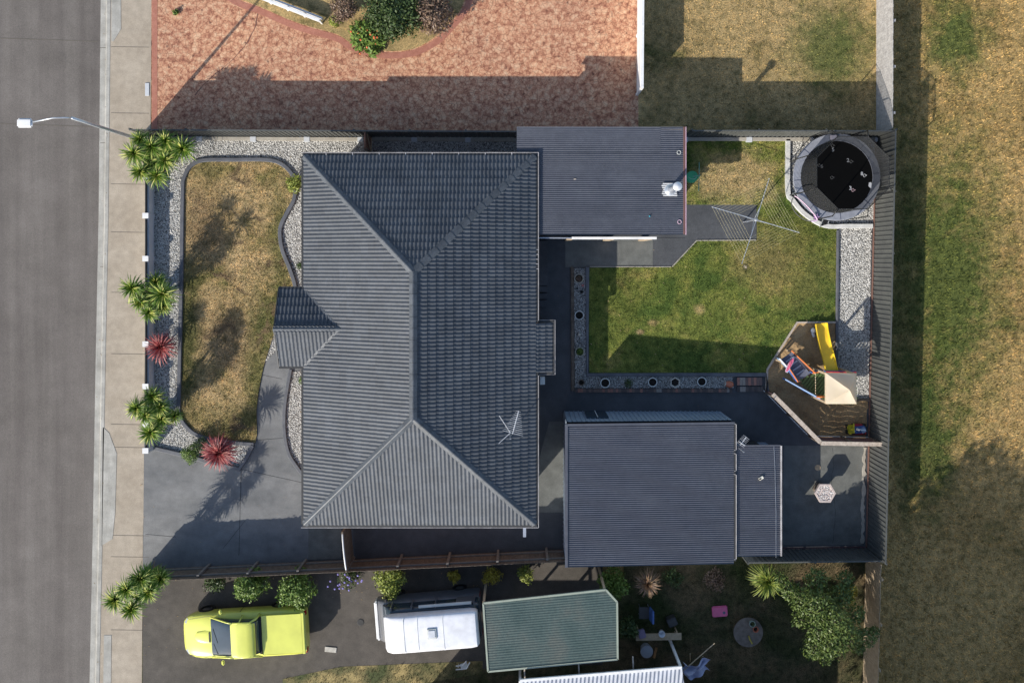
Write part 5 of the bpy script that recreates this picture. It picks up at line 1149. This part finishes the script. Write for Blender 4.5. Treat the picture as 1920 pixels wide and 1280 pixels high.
# ---------------------------------------------------------------- hexagonal planter on patio
hx_, hy_, _ = P(1536, 918); hz = .78
hp_ = thing('hexagonal_planter', 'hexagonal stone topped planter on a dark base on the patio', 'planter', (hx_, hy_, 0))
tq = Vector(P(1547.5, 924.5, hz)); MB().lathe((tq.x, tq.y, 0), [(.28, 0), (.30, .1), (.22, .2), (.22, .5), (.38, hz-.14)], 6, rot=R(0)).build('base', M['timber_dark'], hp_)
MB().lathe((tq.x, tq.y, 0), [(.40, hz-.14), (.44, hz-.12), (.44, hz), (.36, hz), (.34, hz-.03), (.001, hz-.03)], 6, rot=R(0), caps=False).build('rim', mat('pinkish_stone', [(.3, (.48, .40, .37)), (.7, (.6, .52, .48))], 8, rough=.8), hp_)
pebs = MB()
for k in range(150):
    a = random.uniform(0, 6.28); r_ = .35*math.sqrt(random.random()); pebs.lathe((tq.x+r_*math.cos(a), tq.y+r_*math.sin(a), hz-.035), [(.008, 0), (random.uniform(.02, .036), .012), (.012, .03)], 6, rot=a)
pebs.build('pebbles', mat('mixed_pebbles', [(.35, (.25, .16, .13)), (.5, (.6, .57, .55)), (.65, (.78, .77, .76))], 16, 2, .7), hp_)
tag(MB().lathe(P(1533, 876), [(.1, 0), (.13, .02), (.12, .03), (.02, .035)], 14).build('stepping_stone', M['timber_tan']), 'small round brown lid on the patio above the hexagonal planter', 'lid')

# ---------------------------------------------------------------- pots
def pot(label, px_, py_, r, h, content, rim=M['potrim'], body=M['potdark'], n=24, z0=.05, rot=0, name='plant_pot', grp='pots standing in the gravel bed'):
    x, y, _ = P(px_, py_, h); t = thing(name, label, 'pot', (x, y, z0), grp)
    MB().lathe((x, y, z0), [(r*.68, 0), (r*.9, h*.6), (r*.93, h-.03), (r*.8, h-.03), (r*.7, h-.1)], n, rot, caps=False).build('body', body, t, smooth=n > 8, auto=40)
    MB().lathe((x, y, z0+h), [(r*.86, -.03), (r*1.02, -.03), (r*1.02, .0), (r*.86, 0), (r*.86, -.03)], n, rot, caps=False).build('rim', rim, t, smooth=n > 8, auto=40)
    MB().lathe((x, y, z0), [(.001, 0), (r*.66, 0), (r*.66, .01), (.001, .01)], n, rot, caps=False).build('base', body, t)
    if content is None: content = (None, 0, 0)
    if content is not None:
        m_, hh, dens = content
        MB().lathe((x, y, z0+h-.1), [(.001, 0), (r*.84, 0), (r*.84, .01), (.001, .012)], n, rot, caps=False).build('soil', M['soil'], t)
        if m_ is not None: foliage([(x, y, z0+h+hh*.3, r*.75)], dens, .02, m_, t, 'plant')
    return t
pot('round black pot with brown dried plant, topmost in the left row', 1085.5, 522, .19, .38, (M['leaf_brown'], .05, 260), rim=mat('tan_rim', (.42, .38, .3), rough=.6))
pot('empty round black pot, second from top in the left row', 1086, 591, .19, .38, None)
pot('round pot filled with green ground cover, third in the left row', 1087, 659, .19, .36, (M['leaf'], .03, 420), rim=mat('olive_rim', (.33, .33, .24), rough=.6))
pot('small grey weathered pot at the corner of the gravel bed', 1090, 717, .13, .34, (None, 0, 0), rim=M['timber_dark'], body=M['timber_dark'])
pot('empty round black pot next to the bed corner', 1134.5, 717.5, .2, .38, None)
bush('potted_shrub', 'round dark green shrub in the lower row of the pot bed', 1179, 717, 11, .5, M['leaf_dark'], 600, .022)
pot('empty round black pot right of the round shrub', 1223.5, 716, .19, .38, None)
pot('pale hexagonal stone pot with dark soil', 1266, 717, .23, .4, (None, 0, 0), rim=M['stone'], body=M['stone'], n=6, rot=R(90))
pot('empty round black pot, rightmost in the lower row', 1315.5, 715, .19, .38, None)
sp_ = thing('clay_jar', 'orange glazed clay jar lying at the right end of the pot bed', 'jar', P(1367, 720, .1)); q = P(1367, 720, .15)
MB().tube([(q[0]-.16, q[1]+.03, .2), (q[0]-.1, q[1]+.02, .2), (q[0], q[1], .2), (q[0]+.12, q[1]-.02, .2), (q[0]+.17, q[1]-.03, .2)], [.09, .12, .15, .12, .05], 16).build('body', mat('glazed_orange', (.48, .15, .08), rough=.2), sp_, smooth=True, auto=50)
MB().tube([(q[0]-.19, q[1]+.035, .2), (q[0]-.16, q[1]+.03, .2)], [.11, .1], 16).build('neck', M['stone'], sp_)
q = P(1090.5, 547, .2); tag(MB().lathe((q[0], q[1], .05), [(.05, 0), (.065, .12), (.055, .12), (.045, .03)], 14).build('tiny_pot', M['potdark'], smooth=True), 'tiny black pot below the topmost pot of the left row', 'pot')
q = P(1093, 535, .12); fo = MB()
for k in range(5): a = k*1.257; fo.tube([(q[0], q[1], .1), (q[0]+.07*math.cos(a), q[1]+.07*math.sin(a), .12)], [.012, .008], 5)
tag(fo.build('pinwheel', mat('pink_red_plastic', (.55, .12, .12), rough=.5)), 'small red garden pinwheel beside the topmost pot', 'ornament')
q = P(1080.5, 541, .1); tag(MB().box((q[0], q[1], .08), (.16, .035, .03)).box((q[0]+.06, q[1], .08), (.03, .08, .04)).build('garden_trowel', M['black'], bevel=.006), 'small black hand tool on the gravel below the topmost pot', 'tool')
q = P(1086, 627, .1); tag(MB().lathe((q[0], q[1], .06), [(.03, 0), (.07, .02), (.05, .06), (.01, .08)], 9).build('white_stone', M['stone'], smooth=True), 'larger white stone between the pots of the left row', 'stone')
# back steps by the house
stp = thing('back_steps', 'three dark concrete steps against the house wall beside the bump-out', 'steps', P(1014, 560))
for k, (a, b_) in enumerate(((536, 547), (549, 560), (562, 575))):
    y0_, y1_ = P2(0, b_)[1], P2(0, a)[1]; h_ = .45-.15*k; MB().box((P2(1014, 0)[0], (y0_+y1_)/2, h_/2), (.55, y1_-y0_-.004, h_)).build('step', M['drive_dark'], stp, bevel=.01)
MB().box((P2(1014, 0)[0], (P2(0, 452)[1]+P2(0, 535)[1])/2, .24), (.55, P2(0, 452)[1]-P2(0, 535)[1], .48)).build('landing', M['drive_dark'], stp)
tag(MB().box((P2(1007, 0, 2.3)[0], P2(0, 531, 2.3)[1], 2.25), (.06, .5, .06)).build('towel_rail', M['potrim']), 'pale grey rail just under the eaves on the right side of the house', 'rail')

# ---------------------------------------------------------------- vehicles
def wheel(t, x, y, r=.33, wd=.22):
    w_ = MB().lathe((0, 0, 0), [(r*.62, -wd/2), (r*.95, -wd/2), (r, -wd*.35), (r, wd*.35), (r*.95, wd/2), (r*.62, wd/2)], 24, caps=False)
    rot = Matrix.Translation((x, y, r)) @ Matrix.Rotation(R(90), 4, 'X')
    w_.v = [tuple(rot @ Vector(p)) for p in w_.v]; o = w_.build('wheel', M['tyre'], t, smooth=True, auto=50, local=True)
    r_ = MB().lathe((0, 0, 0), [(.03, -wd*.45), (r*.62, -wd*.38), (r*.62, wd*.38), (.03, wd*.45)], 16); r_.v = [tuple(rot @ Vector(p)) for p in r_.v]; r_.build('rim', M['rim'], o, local=True, smooth=True, auto=30)
def ute():
    t = thing('utility_car', 'lime yellow utility car with covered tray parked on the neighbour driveway', 'car')
    B = MB().loft([(-2.54, .42, .36, .56), (-2.48, .62, .28, .65), (-2.32, .78, .23, .73), (-2.05, .88, .22, .80), (-1.75, .92, .22, .85), (-1.35, .93, .22, .91), (-.6, .94, .22, .95), (.3, .945, .22, .97), (1.1, .945, .22, .99), (2.0, .93, .24, 1.0), (2.42, .90, .3, .99), (2.52, .86, .38, .95)], 28, 5.0)
    B.build('body', M['lime'], t, smooth=True, auto=40, local=True)
    cab = MB().loft([(-1.3, .74, .8, .91), (-.95, .75, .8, 1.08), (-.42, .71, .8, 1.34), (-.12, .69, .8, 1.42), (.28, .68, .8, 1.44), (.5, .68, .8, 1.41), (.68, .70, .8, 1.15)], 24, 4.5); cab.build('cabin', M['glass'], t, smooth=True, auto=45, local=True)
    rf = MB().loft([(-.36, .62, 1.355, 1.385), (-.28, .67, 1.385, 1.42), (-.05, .68, 1.41, 1.455), (.28, .675, 1.42, 1.465), (.5, .66, 1.40, 1.44), (.6, .63, 1.3, 1.34)], 20, 5.0); rf.build('roof', M['lime'], t, smooth=True, auto=50, local=True)
    for s in (-1, 1):
        pl = MB(); pl.tube([(-1.3, s*.80, .92), (-.5, s*.70, 1.32), (-.25, s*.68, 1.40)], .035, 6); pl.tube([(-.25, s*.68, 1.40), (.42, s*.67, 1.41), (.62, s*.74, 1.2), (.74, s*.86, 1.0)], .045, 6)
        pl.tube([(-.0, s*.68, 1.40), (.02, s*.84, .98)], .03, 6); pl.build('window_pillars', M['lime'], t, smooth=True, local=True)
    MB().box((1.60, 0, 1.005), (1.68, 1.62, .06)).build('tray_cover', M['lime'], t, bevel=.03, local=True)
    MB().box((.71, 0, .995), (.1, 1.5, .05)).build('rear_gap', M['black'], t, local=True)
    MB().box((2.44, 0, 1.03), (.12, 1.66, .05)).build('spoiler', M['lime'], t, bevel=.02, local=True)
    MB().loft([(-2.0, .05, .80, .84), (-1.9, .2, .80, .868), (-1.6, .26, .82, .915), (-1.35, .27, .84, .928)], 14, 3).build('bonnet_bulge', M['lime'], t, smooth=True, auto=50, local=True)
    MB().box((-1.37, 0, .928), (.05, .4, .02)).build('bonnet_slot', M['black'], t, local=True)
    wp = MB().tube([(-1.2, .35, .965), (-1.0, -.2, 1.06)], .01, 5).tube([(-1.2, -.25, .965), (-1.02, -.65, 1.04)], .01, 5); wp.build('wipers', M['black'], t, local=True)
    for s in (-1, 1):
        MB().box((-2.3, s*.6, .655), (.2, .26, .1), rz=s*-.55).build('headlight', M['lampglass'], t, bevel=.03, local=True); MB().box((2.5, s*.74, .8), (.08, .2, .22)).build('tail_light', M['lampred'], t, bevel=.02, local=True)
        MB().box((-.85, s*1.02, 1.0), (.12, .2, .12)).build('mirror', M['lime'], t, bevel=.04, local=True)
    sl2 = MB()
    for s in (-1, 1): sl2.bar((-1.3, s*.85, .915), (-2.2, s*.72, .80), .012, .01); sl2.bar((-.1, s*.945, .9), (-.1, s*.95, .4), .012, .01)
    sl2.build('panel_gap', M['black'], t, local=True)
    for x in (-1.62, 1.35):
        for s in (-1, 1): wheel(t, x, s*.84)
    x, y, _ = P(459, 1187, .75); t.location = (x, y, 0); t.rotation_euler = (0, 0, R(3.2)); t.scale = (1.03, 1.03, 1.0); return t
ute()
def van():
    t = thing('camper_van', 'white high roofed camper van parked in front of the green carport', 'van')
    vb = mat('shade_toned_van_side', (.13, .135, .15), rough=.35, coat=.3)  # shade on the van's side is put into this dark body colour
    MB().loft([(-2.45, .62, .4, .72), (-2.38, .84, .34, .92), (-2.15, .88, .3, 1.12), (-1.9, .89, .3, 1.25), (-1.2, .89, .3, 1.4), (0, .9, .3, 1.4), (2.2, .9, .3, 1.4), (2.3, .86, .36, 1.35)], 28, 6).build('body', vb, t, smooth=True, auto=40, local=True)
    MB().loft([(-2.05, .74, 1.0, 1.25), (-1.75, .82, 1.0, 1.75), (-1.6, .82, 1.0, 1.95), (2.2, .83, 1.0, 1.95), (2.27, .8, 1.0, 1.9)], 24, 7).build('windows', M['glass'], t, smooth=True, auto=40, local=True)
    for s in (-1, 1):
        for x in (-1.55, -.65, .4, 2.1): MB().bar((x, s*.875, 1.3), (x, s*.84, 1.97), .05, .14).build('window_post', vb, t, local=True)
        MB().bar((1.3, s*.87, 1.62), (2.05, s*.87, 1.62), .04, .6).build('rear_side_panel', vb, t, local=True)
    MB().loft([(-1.85, .62, 2.1, 2.2), (-1.75, .71, 2.05, 2.36), (-1.5, .73, 2.0, 2.52), (-1.0, .73, 2.0, 2.56), (1.9, .73, 2.0, 2.56), (2.15, .71, 2.05, 2.52), (2.25, .66, 2.1, 2.36)], 28, 7).build('high_roof', M['vanwhite'], t, smooth=True, auto=40, local=True)
    v_ = MB().box((.25, 0, 2.58), (.42, .42, .06)).build('roof_vent', M['potrim'], t, bevel=.02, local=True); MB().box((.25, 0, 2.62), (.3, .3, .03)).build('vent_lid', M['aluminium'], v_, bevel=.01, local=True)
    MB().box((-.95, 0, 2.565), (.02, 1.4, .012)).box((-.35, 0, 2.567), (.012, 1.4, .008)).box((.75, 0, 2.567), (.012, 1.4, .008)).build('roof_seams', M['potrim'], t, local=True)
    aw = MB().tube([(-.3, .92, 2.1), (2.0, .92, 2.1)], .06, 8); aw.build('awning', M['potrim'], t, local=True)
    for s in (-1, 1):
        MB().box((-2.38, s*.68, .72), (.1, .28, .18)).build('headlight', M['lampglass'], t, bevel=.02, local=True); MB().box((2.29, s*.78, .9), (.05, .12, .4)).build('tail_light', M['lampred'], t, local=True)
        MB().box((-1.85, s*1.02, 1.35), (.1, .16, .26)).build('mirror', M['black'], t, bevel=.02, local=True)
    MB().box((-2.4, 0, .72), (.2, 1.62, .5)).build('bumper', M['white'], t, bevel=.06, local=True)
    for x in (-1.5, 1.35):
        for s in (-1, 1): wheel(t, x, s*.8, .34)
    # the roof centre shows at (815, 1187) from above
    x, y, _ = P(816, 1186, 2.55); t.location = (x-.36, y-.04, 0); t.rotation_euler = (0, 0, R(4.6)); t.scale = (.92, 1, 1); return t
van()

# ---------------------------------------------------------------- lower neighbour structures
gr = thing('carport', 'faded green corrugated carport roof behind the white van', 'carport', P(1035, 1185))
zz = 2.45; ga = [P2(906, 1130, zz), P2(1136, 1105, zz), P2(1157, 1128, zz), P2(1158, 1235, zz), P2(915, 1258, zz)]
def polycorr(name, poly, z, m, parent, rz, pitch=.09, amp=.012, slope=0):
    a = np.array(poly); c0 = a.mean(0); ext = 6; n = int(2*ext/pitch*6); us = np.linspace(-ext, ext, n); h = amp*np.cos(us/pitch*2*np.pi); v = []
    ca, sa = math.cos(rz), math.sin(rz)
    for s_ in (-ext, ext):
        for u_, hh in zip(us, h): v.append((c0[0]+s_*ca-u_*sa, c0[1]+s_*sa+u_*ca, z+hh+slope*u_))
    f = [(i, i+1, n+i+1, n+i) for i in range(n-1)]
    me = npmesh(name, v, f, True); bm = bmesh.new(); bm.from_mesh(me)
    A = sum(poly[i][0]*poly[(i+1) % len(poly)][1]-poly[(i+1) % len(poly)][0]*poly[i][1] for i in range(len(poly)))
    pp_ = poly if A > 0 else poly[::-1]
    for i in range(len(pp_)):
        p, q = pp_[i], pp_[(i+1) % len(pp_)]; no = (-(q[1]-p[1]), q[0]-p[0], 0)
        bmesh.ops.bisect_plane(bm, geom=bm.verts[:]+bm.edges[:]+bm.faces[:], plane_co=(p[0], p[1], 0), plane_no=no, clear_inner=True)
    bm.to_mesh(me); bm.free(); me.polygons.foreach_set('use_smooth', [True]*len(me.polygons)); return link(name, me, m, parent)
polycorr('roof_sheet', ga, zz, M['greenroof'], gr, R(5), pitch=.1, amp=.007)
tr2 = MB()
for i in range(5): p, q = ga[i], ga[(i+1) % 5]; tr2.bar((p[0], p[1], zz-.005), (q[0], q[1], zz-.005), .07, .07)
tr2.build('roof_edge', mat('pale_green_trim', (.30, .34, .28), rough=.6), gr)
for p in (ga[0], ga[1], ga[3], ga[4]): MB().box((p[0]*.985, p[1]+.0, 1.2), (.09, .09, 2.38)).build('post', M['timber_tan'], gr)
for k in range(3):
    a = ga[4]; b_ = ga[3]; x = a[0]+(b_[0]-a[0])*(.28+.42*k); y = a[1]+(b_[1]-a[1])*(.28+.42*k); MB().bar((x, y, 2.35), (x+.04, y-.95, 2.35), .05, .09).build('rafter', M['timber'], gr)
nh = thing('neighbour_house', 'neighbour house with white corrugated verandah roof at the bottom edge', 'house', (2.6, -21, 0))
zz = 2.7; va = [P2(985, 1272, zz), P2(1278, 1249, zz), P2(1290, 1283, zz), P2(1400, 1290, zz), P2(1395, 1620, zz), P2(960, 1620, zz)]
va = [P2(975, 1275, zz), P2(1278, 1250, zz), P2(1302, 1400, zz), P2(985, 1425, zz)]
polycorr('verandah_roof', va, zz, M['whiteroof'], nh, R(85), pitch=.16, amp=.028)
vx = MB(); vx.bar((*va[0], zz+.0), (*va[1], zz+.0), .1, .08); vx.build('verandah_edge', M['white'], nh)
for p in (va[0], va[1]): MB().box((p[0], p[1]-.1, 1.33), (.1, .1, 2.66)).build('verandah_post', M['white'], nh)
hx0, hx1, hy1, hz_ = -4.6, 9.8, -17.95, 3.15
MB().box(((hx0+hx1)/2, hy1-4, 1.57), (hx1-hx0-.9, 7.1, 3.14)).build('wall', M['brick'], nh)
MB().add([(hx0, hy1, hz_), (hx1, hy1, hz_), (hx1, hy1-8, hz_), (hx0, hy1-8, hz_), (hx0+4, hy1-4, 5.2), (hx1-4, hy1-4, 5.2)], [(0, 1, 5, 4), (1, 2, 5), (2, 3, 4, 5), (3, 0, 4), (3, 2, 1, 0)]).build('roof', M['tile'], nh)
for x_ in (-2.5, 1.5, 5.5): window(x_, hy1-.44, 1.5, 1.1, 1.5, 'y', nh)
# clutter in the shaded garden
ch = thing('garden_chair', 'blue and grey garden chair beside the green carport', 'chair', P(1210, 1148))
q = P(1210, 1148, .4); MB().box((q[0]-.05, q[1], .42), (.45, .5, .05)).build('seat', M['darkgrey'], ch, bevel=.02); MB().box((q[0]+.22, q[1], .68), (.08, .55, .5), ry=.15).build('backrest', M['blue'], ch, bevel=.02)
for a in (-.22, .15):
    for b_ in (-.2, .2): MB().tube([(q[0]+a, q[1]+b_, 0), (q[0]+a, q[1]+b_, .42)], .015, 6).build('leg', M['galv'], ch)
tb = thing('work_table', 'narrow timber table with clutter beside the green carport', 'table', P(1235, 1195))
q = P(1235, 1193, .7); MB().box((q[0], q[1], .7), (1.9, .28, .04), rz=.02).build('tabletop', M['timber_tan'], tb)
for a in (-.8, .8):
    for b_ in (-.1, .1): MB().box((q[0]+a, q[1]+b_, .34), (.05, .05, .68)).build('leg', M['timber_tan'], tb)
q = P(1240, 1185, .8); tag(MB().lathe((q[0], q[1], .725), [(.1, 0), (.14, .25), (.13, .26), (.09, .03)], 14).build('bucket', M['aluminium'], smooth=True), 'pale metal bucket standing on the narrow timber table', 'bucket')
q = P(1203, 1187, .8); tag(MB().box((q[0], q[1], .82), (.3, .35, .18), rz=.3).build('storage_crate', mat('mauve_cloth', (.25, .2, .3)), bevel=.03), 'mauve crate at the left end of the narrow timber table', 'crate')
q = P(1212, 1219, .3); tag(MB().lathe((q[0], q[1], 0), [(.2, 0), (.27, .35), (.26, .42), (.05, .46)], 18).build('water_tub', mat('dull_white_plastic', (.38, .4, .44), rough=.5), smooth=True, auto=40), 'rounded pale grey tub below the narrow timber table', 'tub')
q = P(1228, 1222); tag(MB().box((q[0], q[1], .05), (.1, .45, .05), rz=-.25).build('timber_offcut', mat('orange_timber', (.4, .2, .08))), 'short orange timber offcut beside the pale grey tub', 'offcut')
q = P(1260, 1165, .3); tag(MB().box((q[0], q[1], .2), (.4, .35, .4), rz=.4).build('tool_box', M['darkgrey'], bevel=.03), 'dark grey box above the narrow timber table', 'box')
pkm = thing('pink_tray', 'bright pink plastic tray with a dark hole in the shaded garden', 'tray', P(1350, 1146)); q = P(1350, 1146, .1)
MB().box((q[0], q[1], .06), (.66, .46, .1), rz=.08).build('tray', mat('hot_pink_plastic', (.75, .16, .32), rough=.4), pkm, bevel=.04); MB().lathe((q[0]+.17, q[1]-.04, .112), [(.06, 0), (.06, .004)], 12).build('hole', M['navy'], pkm)
fpit = thing('round_table', 'round weathered garden table in the shaded garden', 'table', P(1403, 1185)); q = P(1403, 1185, .5)
MB().lathe((q[0], q[1], 0), [(.1, 0), (.08, .44), (.62, .46), (.62, .5), (.58, .505), (.001, .505)], 28, caps=False).build('table_body', mat('grey_brown_stone', [(.3, (.11, .095, .08)), (.7, (.2, .17, .15))], 6, rough=.9), fpit, smooth=True, auto=40)
pot('orange pot on the round garden table', 1411, 1170, .12, .18, (None, 0, 0), rim=M['terracotta'], body=M['terracotta'], z0=.51, grp='pots on the round garden table')
pot('pale green pot on the round garden table', 1405, 1160, .13, .2, (M['leaf_dark'], .05, 90), rim=mat('celadon', (.3, .38, .33)), body=mat('celadon_glaze', (.3, .38, .33)), z0=.51, grp='pots on the round garden table')
q = P(1406, 1198, .55); tag(MB().tube([(q[0]-.05, q[1]+.15, .55), (q[0], q[1], .56), (q[0]+.1, q[1]-.18, .55)], .03, 6).build('yellow_toy', mat('mustard', (.4, .33, .06))), 'mustard yellow stick shaped toy on the round garden table', 'toy')
ct = thing('draped_sheet', 'pale blue sheet draped over a line at the corner of the white roof', 'sheet', P(1300, 1250)); v = []; f = []; n = 14
for i in range(n):
    for j in range(n):
        a, b_ = i/(n-1), j/(n-1); p = Vector(P(1280+48*a+6*math.sin(b_*7), 1240+26*b_+8*math.sin(a*5), 1.5)); v.append((p.x, p.y, 1.5+.12*math.sin(a*14+b_*5)+.1*math.cos(b_*11)-.2*abs(a-.5)))
for i in range(n-1):
    for j in range(n-1): q_ = i*n+j; f.append((q_, q_+1, q_+n+1, q_+n))
link('cloth', npmesh('cloth', v, f, True), M['fabric'], ct); MB().tube([P(1275, 1262, 1.45), P(1340, 1205, 1.55)], .02, 6).build('pole', M['timber_tan'], ct); MB().tube([P(1318, 1230, 0), P(1318, 1230, 1.45)], .02, 6).build('prop', M['timber_tan'], ct)
for a, lb_ in ((1294, 'thin upright garden stake above the draped sheet'),): tag(MB().tube([P(a, 1240, 0), P(a, 1225, 1.2)], .02, 6).build('garden_stake', M['timber_tan']), lb_, 'stake')
cf = thing('folded_chair', 'white folding chair frame below the camper van', 'chair', P(870, 1250)); q = P(868, 1250, .3)
fr_ = MB(); fr_.tube([(q[0]-.3, q[1]-.1, .3), (q[0]+.15, q[1]-.05, .32), (q[0]+.3, q[1]+.3, .5)], .025, 6).tube([(q[0]-.3, q[1]+.05, .3), (q[0]+.0, q[1]+.08, .3), (q[0]+.15, q[1]+.35, .5)], .025, 6); fr_.build('frame', M['white'], cf)
MB().box((q[0]+.05, q[1]+.05, .3), (.3, .25, .03), rz=.3).build('seat', M['potrim'], cf)
for a in (-.2, .2): MB().tube([(q[0]+a, q[1], 0), (q[0]+a, q[1], .3)], .015, 5).build('leg', M['white'], cf)
tag(MB().box(P(620, 1217, .02), (.5, .22, .03), rz=-.1).build('cardboard_piece', M['stone'], bevel=.008), 'small pale board lying on the asphalt behind the yellow car', 'board')
tag(MB().lathe(P(676, 1166, .001), [(.15, 0), (.15, .012), (.12, .02), (.01, .02)], 20).build('drain_cover', mat('dark_drain', .04)), 'dark round drain cover in the asphalt before the white van', 'drain cover')
tag(MB().box(P(276, 168, .012), (.18, .55, .03)).build('meter_cover', M['offwhite'], bevel=.008), 'pale rectangular water meter cover at the footpath edge', 'cover')
